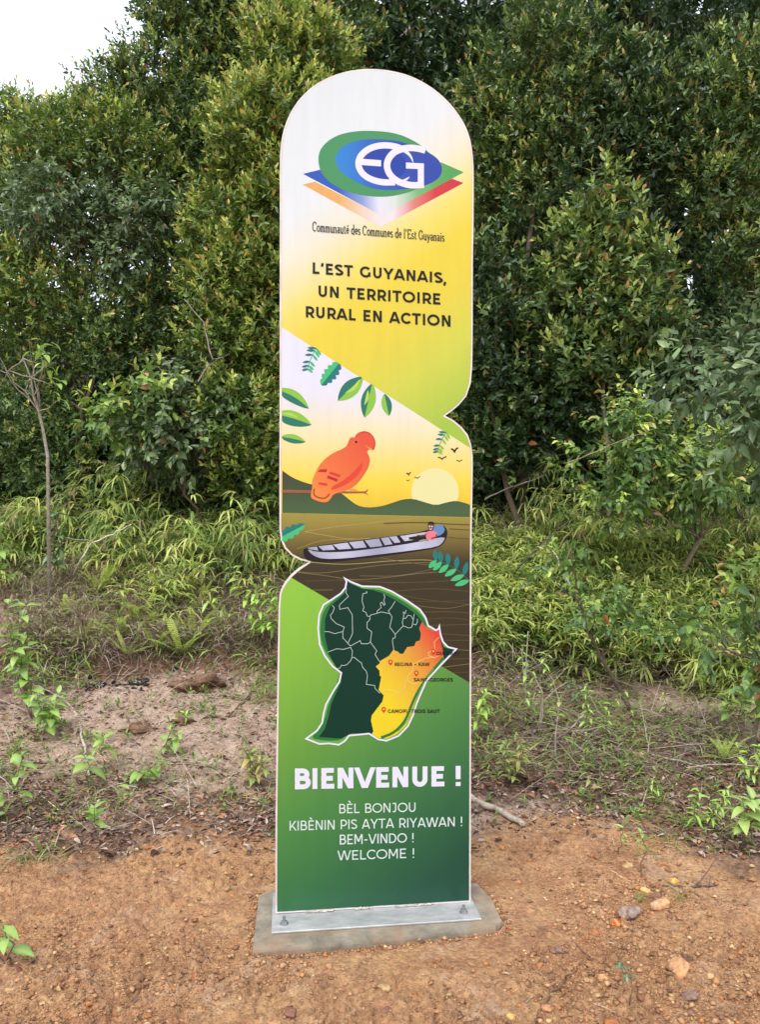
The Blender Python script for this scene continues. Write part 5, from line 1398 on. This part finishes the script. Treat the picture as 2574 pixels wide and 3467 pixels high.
# ------------------------------------------------------------------ fallen branches and sticks
def stick(name, label, pts, r0, r1, color, lift=None, cat='branch', group='fallen branches and sticks', twigs=0):
    """pts in photograph pixels (1652 wide); lift = height above the ground at each point"""
    lift = lift or [0] * len(pts); W = []
    for (px, py), h in zip(pts, lift):
        if h == 0: p = on_ground(px, py); p.z += (r0 + r1) * .4
        else:
            p = at(px, py, h)
        W.append(p)
    fine = []
    for i in range(len(W) - 1):
        for k in range(4):
            q = W[i].lerp(W[i + 1], k / 4); q += Vector((random.gauss(0, 1), random.gauss(0, 1), random.gauss(0, .6))) * (r0 * .5 + .002); fine.append(q)
    fine.append(W[-1]); o0 = fine[0].copy()
    v, f, c = tube_arrays([p - o0 for p in fine], np.linspace(r0, r1, len(fine)), lin(color), 7, .25)
    parts = [(v, f, c)]
    for k in range(twigs):
        s = fine[random.randint(2, len(fine) - 2)] - o0; e = s + Vector((random.gauss(0, .12), random.gauss(0, .1), random.uniform(0, .12)))
        parts.append(tube_arrays(wobble_path(s, e, 4, .1), np.linspace(r1, r1 * .4, 4), lin(color), 5, .2))
    v, f, c = join_arrays(parts)
    o = link(name, np_mesh(name, v, f, M_BARK, c, smooth=True)); o.location = o0
    tag(o, label, cat, group); return o
stick('fallen_log', 'short thick pale log lying against the right side of the sign, above the bare soil', [(1000, 1728), (1030, 1742), (1085, 1763), (1138, 1790)], .019, .015, (178, 164, 146), cat='log')
stick('fallen_branch', 'long curved pale branch on the left, bending down through the litter', [(0, 1470), (60, 1482), (118, 1502), (158, 1540), (176, 1590), (186, 1645), (194, 1690)], .006, .009, (182, 170, 156), twigs=2)
stick('fallen_branch', 'thin pale branch lying level at the left edge above the curved one', [(-10, 1520), (60, 1545), (150, 1550)], .005, .004, (166, 150, 136))
stick('fallen_branch', 'thin arched stem bending from the sign across the pale sand to the left', [(268, 1690), (310, 1600), (340, 1575), (420, 1550), (500, 1510), (560, 1480), (602, 1452)], .004, .004, (166, 150, 126), twigs=2)
stick('fallen_branch', 'thin reddish stem arching beside the trailing plant', [(262, 1690), (235, 1655), (210, 1635)], .005, .003, (186, 142, 112), [0, 4.15, 4.2])
stick('fallen_branch', 'white stick rising at an angle on the upper left slope', [(150, 1268), (175, 1215), (200, 1180), (245, 1160), (285, 1140)], .009, .005, (196, 188, 176), [0, 7.0, 7.0, 7.0, 7.0], twigs=2)
stick('fallen_branch', 'straight thin stick lying across the sand by the black debris', [(100, 1452), (200, 1468), (290, 1458), (360, 1455)], .005, .003, (150, 128, 108))
stick('fallen_branch', 'dark twisted branch left of the sign below the map', [(490, 1560), (530, 1530), (545, 1500), (560, 1480)], .007, .004, (104, 88, 76), twigs=3)
stick('fallen_branch', 'pale thin branch crossing the ground from the right edge, lowest of those on the right', [(1270, 1606), (1350, 1628), (1430, 1645), (1530, 1668), (1660, 1700)], .005, .005, (186, 176, 162))
stick('fallen_branch', 'pale stick running down to the right edge below the small yellow-green fern', [(1430, 1585), (1470, 1605), (1540, 1630), (1660, 1665)], .004, .004, (178, 168, 154))
stick('fallen_branch', 'long pale branch lying behind the saplings on the right', [(1180, 1350), (1250, 1362), (1320, 1385), (1360, 1400), (1420, 1425), (1480, 1440)], .011, .007, (178, 166, 150), twigs=3)
stick('fallen_branch', 'white stem leaning up out of the fern bank on the right', [(1275, 1345), (1250, 1290), (1225, 1240), (1200, 1195)], .009, .004, (204, 198, 186), [0, 5.85, 5.9, 5.95])
stick('fallen_branch', 'crooked brown branch in the litter on the right, ending in a blunt pale stub', [(1200, 1610), (1235, 1590), (1262, 1560), (1270, 1548)], .006, .004, (170, 158, 146), [0, 4.55, 4.5, 4.5], twigs=1)
stick('fallen_branch', 'thick short broken branch in the leaf litter right of centre', [(1380, 1465), (1420, 1450), (1452, 1438), (1475, 1430)], .013, .009, (134, 118, 106), twigs=2)
stick('fallen_stick', 'straight brown stick with a broken knotty end on the bare soil at the bottom right', [(1165, 2222), (1170, 2190), (1200, 2160), (1243, 2120)], .0055, .003, (124, 92, 74), cat='stick', twigs=1)
stick('fallen_stick', 'small reddish stick on the bare soil beside the withered weed', [(1245, 2045), (1260, 2065), (1290, 2090)], .003, .002, (120, 90, 76), cat='stick')
stick('fallen_stick', 'thin forked twig lying on the bare soil lower left of the sign', [(270, 2190), (310, 2150), (330, 2120), (370, 2095), (400, 2080)], .0025, .0012, (128, 96, 74), cat='stick', twigs=2)
stick('fallen_stick', 'thin pale twig crossing the bottom edge of the photo left of centre', [(425 - 65, 2140), (385, 2175), (420, 2222)], .003, .002, (160, 126, 98), cat='stick')
stick('fallen_stick', 'short dark root end poking in at the left edge of the bare soil', [(-15, 2085), (15, 2098), (45, 2112)], .010, .008, (116, 76, 60), cat='stick')
stick('fallen_stick', 'dark thin branch lying at the edge of the litter, right of the upright seedling', [(1450, 1925), (1480, 1932), (1530, 1925), (1560, 1920)], .006, .003, (92, 82, 76), cat='stick', twigs=2)
stick('fallen_stick', 'straight yellowish straw on the bare soil between the sign and the upright seedling', [(1330, 1895), (1350, 1910), (1385, 1925)], .0022, .0018, (206, 172, 128), cat='stick')
stick('dead_branch', 'leaning dark dead branch climbing from the ferns right of the sign', [(1090, 1290), (1130, 1230), (1180, 1180), (1240, 1130)], .014, .007, (92, 82, 74), [0, 7.4, 7.5, 7.6], twigs=5)
stick('dead_branch', 'pale dead branch hanging among the dark leaves beside the lower right notch of the sign', [(1050, 1085), (1110, 1060), (1180, 1035), (1190, 1000), (1230, 985)], .008, .003, (140, 128, 114), [8.8, 8.7, 8.7, 8.7, 8.7], twigs=5)
stick('dead_branch', 'grey dead branch in front of the dark hollow, left of the bright tall shrub', [(430, 830), (460, 780), (440, 700), (400, 650)], .010, .004, (130, 120, 108), [7.4, 7.4, 7.6, 7.8], twigs=6)
stick('dead_branch', 'bare curving pale twig above the drooping shrub on the right', [(1235, 1005), (1290, 985), (1370, 950), (1430, 930)], .006, .003, (140, 130, 112), [6.9, 6.8, 6.8, 6.8], twigs=3)

# ------------------------------------------------------------------ stones and clods
def rock_mesh(seed, color, rough=.35, sub=2, c2=None):
    bm = bmesh.new(); bmesh.ops.create_icosphere(bm, subdivisions=sub, radius=1)
    co = np.array([v.co[:] for v in bm.verts])
    n = (fbm(co[:, 0] * 2 + seed * 3.1, co[:, 1] * 2 + co[:, 2] * 2.3, seed, 4) - .5) * 2
    for v, k in zip(bm.verts, n): v.co *= 1 + rough * k
    me0 = bpy.data.meshes.new('t'); bm.to_mesh(me0); 
    V = np.array([v.co[:] for v in bm.verts]); F = np.array([[v.index for v in f.verts] for f in bm.faces]); bm.free(); bpy.data.meshes.remove(me0)
    c2 = c2 or color
    m = (fbm(V[:, 0] * 3 + 9, V[:, 2] * 3 + V[:, 1] * 3, seed + 5, 3) > .52)[:, None]
    return V, F, np.where(m, np.array(lin(c2)), np.array(lin(color)))
def rock(px, py, sx, sy, sz, color, label, seed, c2=None, sink=.35):
    b = on_ground(px, py); V, F, C = rock_mesh(seed, color, .62, 3, c2)
    o = link('rock', np_mesh('rock', V * np.array([sx, sy, sz]) * .85, F, M_STONE, C)); o.location = b + Vector((0, 0, sz * (1 - 2 * sink)))
    o.rotation_euler = (random.uniform(-.2, .2), random.uniform(-.2, .2), random.uniform(0, 6))
    tag(o, label, 'stone', 'rocks and hard clods on the bare soil')
rock(1478, 2110, .050, .04, .040, (184, 144, 108), 'largest brown clod at the lower right with an orange side', 1, (196, 142, 98))
rock(1440, 1965, .055, .035, .026, (180, 150, 122), 'pale brown rock with an orange broken face at the right, below the yellow clods', 2, (204, 150, 104))
rock(1465, 1925, .022, .02, .024, (216, 178, 116), 'bright yellow upright clod at the right', 3, (210, 150, 66))
rock(1405, 1932, .022, .018, .013, (214, 172, 112), 'flat yellow clod left of the upright yellow one', 4)
rock(1370, 1990, .050, .035, .016, (148, 126, 114), 'flat greyish brown stone beside the orange clod', 5, (124, 104, 96))
rock(1340, 2008, .026, .02, .020, (206, 140, 88), 'small orange clod left of the flat greyish stone', 6, (184, 86, 40))
rock(1292, 2022, .026, .022, .022, (150, 104, 74), 'rounded brown clod right of the concrete footing', 7, (168, 112, 74))
rock(1310, 2125, .020, .016, .016, (206, 162, 108), 'small yellow brown stone next to the withered weed', 8)
rock(1110, 2205, .020, .013, .012, (214, 172, 108), 'small yellow stone near the bottom right of the concrete footing', 9)
rock(1190, 2200, .018, .014, .012, (186, 134, 96), 'small light brown stone by the straight brown stick', 10)
rock(1360, 1955 + 55, .016, .012, .012, (196, 150, 108), 'little tan stone touching the orange clod', 11)
rock(630, 2205, .03, .022, .014, (128, 92, 76), 'flat reddish brown stone half buried at the bottom edge, left of centre', 12)
rock(840, 2205, .026, .02, .012, (134, 96, 80), 'reddish brown clod half buried at the bottom edge below the footing', 13)
rock(1330, 2230, .036, .026, .016, (140, 94, 70), 'dark brown lump near the bottom edge right of the brown stick', 14, (180, 110, 60))
rock(1500, 2170, .034, .026, .014, (136, 110, 96), 'flat brown lump nearest the lower right corner', 15)
rock(1560, 2130, .02, .02, .016, (168, 124, 88), 'small brown clod right of the largest one', 16)
rock(300, 2120, .028, .02, .016, (130, 98, 74), 'dark brown clod on the bare soil lower left', 17)
rock(1090, 1835, .015, .012, .012, (206, 140, 80), 'small orange stone on the soil just right of the sign', 18)
rock(1215, 2065, .02, .014, .016, (132, 106, 92), 'grey brown clod right of the footing corner', 19)

# charred heap on the pale sand
b = on_ground(255, 1490); parts = []
for i in range(90):
    V, F, C = rock_mesh(i, (38, 36, 36), .5, 1, (58, 54, 52))
    s = np.array([random.uniform(.008, .03), random.uniform(.006, .018), random.uniform(.006, .022)])
    px_ = 185 + 140 * random.random(); q = on_ground(px_, 1490 + random.gauss(0, 6)); 
    V = V * s + np.array(q - b) + [0, 0, .004]
    parts.append((V, F, C))
v, f, c = join_arrays(parts); o = link('charred_debris', np_mesh('charred_debris', v, f, M_STONE, c)); o.location = b
tag(o, 'low black heap of charred leaves and bark on the pale sand left of the sign', 'debris')

# eroded stumps of soil on the ledge at the left of the sign
for (px, py, s, lab) in ((430, 1500, 1.0, 'dark eroded mound of soil on the sandy patch, below the ledge'), (300, 1585, .5, 'small dark root-bound soil mound in the middle of the pale sand'), (395, 1580, .35, 'tiny tuft-topped soil pillar on the pale sand'), (1350 - 190, 1700, .3, 'little soil mound beside the fallen log')):
    b = on_ground(px, py); V, F, C = rock_mesh(int(px), (124, 98, 76), .9, 4, (92, 68, 54))
    o = link('soil_mound', np_mesh('soil_mound', V * np.array([.19, .12, .085]) * s, F, M_STONE, C)); o.location = b
    tag(o, lab, 'mound', 'eroded soil mounds')

# ------------------------------------------------------------------ loose stuff on the ground
def ground_pts(n, y0, y1, bias=1.0, dens=None, xs=.62):
    y = y0 + (y1 - y0) * rng.random(int(n * 1.3)) ** bias; x = rng.uniform(-xs, xs, len(y)) * y
    if dens is not None:
        k = rng.random(len(y)) < dens(x, y); x, y = x[k], y[k]
    on_pad = (np.abs(x + .02) < .5) & (np.abs(y - 3.02) < .28)
    x, y = x[~on_pad][:n], y[~on_pad][:n]
    return x, y
ICO = rock_mesh(3, (0, 0, 0), .3, 1); OCT_V = np.array([[1, 0, 0], [-1, 0, 0], [0, 1, 0], [0, -1, 0], [0, 0, 1], [0, 0, -1.0]])
OCT_F = np.array([[0, 2, 4], [2, 1, 4], [1, 3, 4], [3, 0, 4], [2, 0, 5], [1, 2, 5], [3, 1, 5], [0, 3, 5]])
def scatter_lumps(name, label, x, y, s, pals, V0, F0, flat=.7, sink=.2, j=.25):
    n = len(x); V0 = V0[None] * (1 + rng.normal(0, j, (n, len(V0), 1)))
    S3 = np.stack([s * rng.uniform(.7, 1.4, n), s * rng.uniform(.7, 1.2, n), s * rng.uniform(.5, 1, n) * flat], -1)
    V = V0 * S3[:, None]; a = rng.uniform(0, 6.28, n)
    R_ = np.zeros((n, 3, 3)); R_[:, 0, 0] = np.cos(a); R_[:, 0, 1] = -np.sin(a); R_[:, 1, 0] = np.sin(a); R_[:, 1, 1] = np.cos(a); R_[:, 2, 2] = 1
    V = np.einsum('nij,nkj->nki', R_, V) + np.stack([x, y, H(x, y) + S3[:, 2] * (1 - 2 * sink)], -1)[:, None]
    F = (np.arange(n)[:, None, None] * V0.shape[1] + F0[None]).reshape(-1, 3)
    C = pals[rng.integers(0, len(pals), n)] * rng.uniform(.75, 1.2, (n, 1))
    o = link(name, np_mesh(name, V.reshape(-1, 3), F, M_STONE, np.repeat(C, V0.shape[1], 0))); tag(o, label, 'soil crumbs', kind='stuff')
SOILP = pal((212, 162, 120), (198, 146, 106), (184, 134, 98), (220, 172, 126), (214, 144, 90), (158, 118, 96), (230, 190, 136), (192, 142, 106), (204, 154, 112), (172, 128, 96), (208, 158, 116), (196, 144, 106))
SOILP = SOILP * .66
def bare(x, y):
    clump = sstep(.42, .62, fbm(x * 2.2, y * 2.2, 91, 4))
    right = .35 + .65 * sstep(.0, .9, x)
    return (1 - .7 * sstep(3.7, 4.1, y)) * (.12 + .88 * clump) * (.5 + .5 * right)
x, y = ground_pts(75000, 2.2, 4.3, 1.3, bare)
scatter_lumps('soil_crumbs', 'fine reddish brown crumbs scattered over the bare soil', x, y, rng.pareto(2.6, len(x)).clip(0, 5) * .0022 + .0022, SOILP, OCT_V, OCT_F)
x, y = ground_pts(3600, 2.2, 4.2, 1.4, lambda a, b: bare(a, b) ** 1.5)
scatter_lumps('soil_clods', 'larger brown and orange clods loose on the bare soil', x, y, rng.pareto(2.5, len(x)).clip(0, 3) * .0035 + .0045, SOILP, ICO[0], ICO[1], .7, .3, .13)
def pad_ring(n):
    k = rng.integers(0, len(corners), n); t = rng.random(n)[:, None]; P0 = np.array(corners)
    p = P0[k] * (1 - t) + P0[(k + 1) % len(corners)] * t; d = norm(p - np.array([-.02, 3.03]))
    p = p + d * rng.normal(.012, .012, n)[:, None]; return p[:, 0], p[:, 1]
x, y = pad_ring(2600)
scatter_lumps('soil_crumbs', 'soil crumbs gathered against the edge of the footing', x, y, rng.pareto(2.6, len(x)).clip(0, 4) * .0025 + .003, SOILP, OCT_V, OCT_F)
CL = rock_mesh(8, (0, 0, 0), .9, 2)
x, y = ground_pts(520, 2.25, 3.7, 1.2, lambda a, b: .06 + sstep(.25, .9, a) * sstep(.42, .55, fbm(a * 3, b * 3, 14, 3)) + .4 * sstep(2.9, 2.5, b) * sstep(.5, .6, fbm(a * 3, b * 3, 15, 3)))
scatter_lumps('soil_clods', 'rough irregular clods turned up on the bare soil, most on the right', x, y, rng.pareto(2.2, len(x)).clip(0, 2.2) * .006 + .008, SOILP * .85, CL[0], CL[1], .7, .3, .05)
x, y = ground_pts(9000, 3.9, 8.5, 1.6)
scatter_lumps('litter_crumbs', 'dark and pale crumbs mixed in the leaf litter', x, y, rng.pareto(2.5, len(x)).clip(0, 4) * .004 + .004, pal((96, 74, 60), (70, 52, 42), (150, 120, 98), (196, 164, 138), (122, 96, 80)), OCT_V, OCT_F)

LIT = pal((150, 126, 110), (176, 154, 138), (124, 94, 76), (96, 72, 58), (190, 170, 156), (166, 122, 96), (134, 112, 100), (84, 64, 54), (182, 128, 96))
def litter(name, label, n, y0, y1, bias, dens, L):
    x, y = ground_pts(n, y0, y1, bias, dens)
    m = len(x); P = np.stack([x, y, H(x, y) + rng.uniform(.0, .010, m)], -1)
    a = rng.uniform(0, 6.28, m); D = np.stack([np.cos(a), np.sin(a), rng.normal(.05, .28, m)], -1)
    N = norm(np.stack([rng.normal(0, .35, m), rng.normal(0, .35, m), np.ones(m)], -1))
    C = LIT[rng.integers(0, len(LIT), m)] * rng.uniform(.7, 1.15, (m, 1))
    LL = L * rng.uniform(.35, 1.2, m)
    v, f, c = leaf_arrays(P, D, N, LL, LL * rng.uniform(.25, .5, m), C, 1.0)
    o = link(name, np_mesh(name, v, f, M_DRY, c)); tag(o, label, 'leaf litter', kind='stuff')
def ld(x, y):
    z = zone_colors(x, y); cl = sstep(.35, .6, fbm(x * 1.7, y * 1.7, 63, 4))
    return z[:, 0] * (.08 + .92 * z[:, 1]) * (.25 + .75 * cl)
litter('leaf_litter', 'brown and grey dead leaves lying over the slope behind the sign', 42000, 3.6, 9.5, 1.35, ld, .045)
litter('leaf_litter', 'thin edge of dead leaves where the bare soil begins', 2600, 3.6, 4.7, 1.0, lambda x, y: ld(x, y) * .9 + .03, .045)
litter('leaf_litter', 'loose dead leaves and scraps scattered over the pale sand', 6000, 4.0, 7.0, 1.2, lambda x, y: np.full(len(x), .8), .035)
litter('leaf_litter', 'few small leaf scraps on the bare soil around the footing', 260, 2.3, 3.9, 1.0, lambda x, y: np.full(len(x), .8), .022)

# thin twigs in the litter
def twig_mass(name, label, n, y0, y1, bias, dens, L, lift, cols=DRYC, w=.004):
    x, y = ground_pts(n, y0, y1, bias, dens); m = len(x)
    P = np.stack([x, y, H(x, y) + rng.uniform(.002, .006, m) + rng.random(m) ** 2 * lift], -1)
    a = rng.uniform(0, 6.28, m); D = np.stack([np.cos(a), np.sin(a) * .7, rng.normal(.08, .16, m) + lift * 1.5 * rng.random(m)], -1)
    C = cols[rng.integers(0, len(cols), m)] * rng.uniform(.8, 1.3, (m, 1))
    v, f, c = strip_arrays(P, D, L * rng.uniform(.3, 1.3, m), w * rng.uniform(.5, 1.4, m), C, rng.uniform(.0, .35, m), 4, [1, .9, .8, .7, .4])
    o = link(name, np_mesh(name, v, f, M_DRY, c)); tag(o, label, 'twigs', kind='stuff')
twig_mass('dry_twigs', 'thin dry twigs strewn through the leaf litter', 7000, 3.8, 8.5, 1.3, lambda x, y: ld(x, y) * .8 + .1, .16, .02)
twig_mass('dry_twigs', 'standing tangle of pale dry twigs on the right between the sign and the fern bank', 2600, 4.5, 6.6, 1.0, lambda x, y: sstep(.6, 1.1, x) * (1 - sstep(2.2, 3.4, x)), .42, .16, pal((168, 154, 138), (146, 130, 116), (120, 104, 92)), .0045)
twig_mass('dry_twigs', 'tangle of bare dry twigs on the slope and sand left of the sign', 2200, 4.3, 8.0, 1.2, lambda x, y: (1 - sstep(-.6, -.2, x)) * (.25 + .75 * sstep(.4, .6, fbm(x * 1.3, y * 1.3, 71, 3))), .34, .10, pal((178, 164, 146), (150, 134, 118), (118, 102, 90)), .0042)
twig_mass('dry_twigs', 'few short twigs on the bare soil', 90, 2.3, 3.8, 1.0, None, .07, .0, DRYC, .0025)

# green sprouts and grass
def sprouts(name, label, n, y0, y1, dens, cols, scale, nl=5, group=None):
    x, y = ground_pts(n, y0, y1, 1.0, dens); m = len(x)
    P = np.stack([x, y, H(x, y) + .002], -1)
    A = norm(np.stack([rng.normal(0, .3, m), rng.normal(0, .3, m), np.ones(m)], -1))
    OLD['_s'] = cols; NEW['_s'] = np.concatenate([cols * 1.2, cols[:1]])
    v, f, c = shoots(P, A, '_s', nl, .05 * scale, .03 * scale, .012 * scale, .6, .1)
    o = link(name, np_mesh(name, v, f, M_LEAF, c)); tag(o, label, 'small weeds', kind='stuff')
GC = pal((120, 148, 66), (100, 132, 58), (140, 164, 76), (88, 116, 60))
sprouts('small_weeds', 'tiny green sprouts dotted over the littered slope', 900, 4.0, 8.5, lambda x, y: .15 + .85 * sstep(.5, .65, fbm(x * 1.5, y * 1.5, 55, 3)), GC, 1.3, 7)
sprouts('small_weeds', 'denser patch of little green weeds low on the right', 420, 3.9, 5.2, lambda x, y: sstep(.8, 1.4, x), GC, 1.0, 6)
def tuft(px, py, n, L, cols, label, spread=.02):
    b = on_ground(px, py); P = np.stack([rng.normal(0, spread, n), rng.normal(0, spread, n), np.full(n, -.005)], -1)
    D = np.stack([rng.normal(0, .75, n), rng.normal(0, .6, n), rng.uniform(.25, 1.1, n)], -1)
    v, f, c = strip_arrays(P, D, L * rng.uniform(.5, 1.2, n), .006 * rng.uniform(.6, 1.3, n), cols[rng.integers(0, len(cols), n)] * rng.uniform(.85, 1.15, (n, 1)), rng.uniform(.2, .9, n), 5)
    o = link('grass_tuft', np_mesh('grass_tuft', v, f, M_FERN, c)); o.location = b
    tag(o, label, 'grass', 'grass tufts'); return o
GT = pal((150, 160, 96), (168, 166, 124), (126, 146, 76), (186, 174, 140)); GG = pal((130, 158, 66), (110, 142, 58), (150, 170, 80))
tuft(85, 1860, 90, .17, GT, 'largest tuft of pale half-dry grass at the left on the edge of the bare soil', .05)
tuft(195, 1745, 30, .10, GT, 'dry pale grass tuft in the litter above the upright seedling on the left')
tuft(600, 1815, 26, .10, GT, 'flattened grass tuft on the soil edge left of the sign')
tuft(30, 1640, 50, .12, GG, 'green grass tuft at the left edge beside the orange soil spot')
tuft(575, 1740, 34, .10, GT, 'sparse pale grass beside the left foot of the sign')
tuft(395, 1560, 26, .07, GG, 'short green tuft on the pale sand')
tuft(1430, 1730, 36, .12, GT, 'thin tuft of pale grass in the right litter')
tuft(1500, 1790, 60, .16, GG, 'green grass tuft below the pale branch on the right')
tuft(1330, 1760, 30, .10, GT, 'small dry tuft right of the bronze-leaved plant')
tuft(1395, 1920 + 30, 20, .06, GG, 'tiny grass tuft next to the yellow clods')
tuft(1250, 1650, 34, .14, GT, 'straw-like tuft behind the bronze-leaved plant')
tuft(1560, 1560, 40, .16, GT, 'brownish grass tuft beside the small yellow-green fern')
tuft(1480, 1955, 14, .12, GT, 'few dry stalks standing by the pale brown rock')
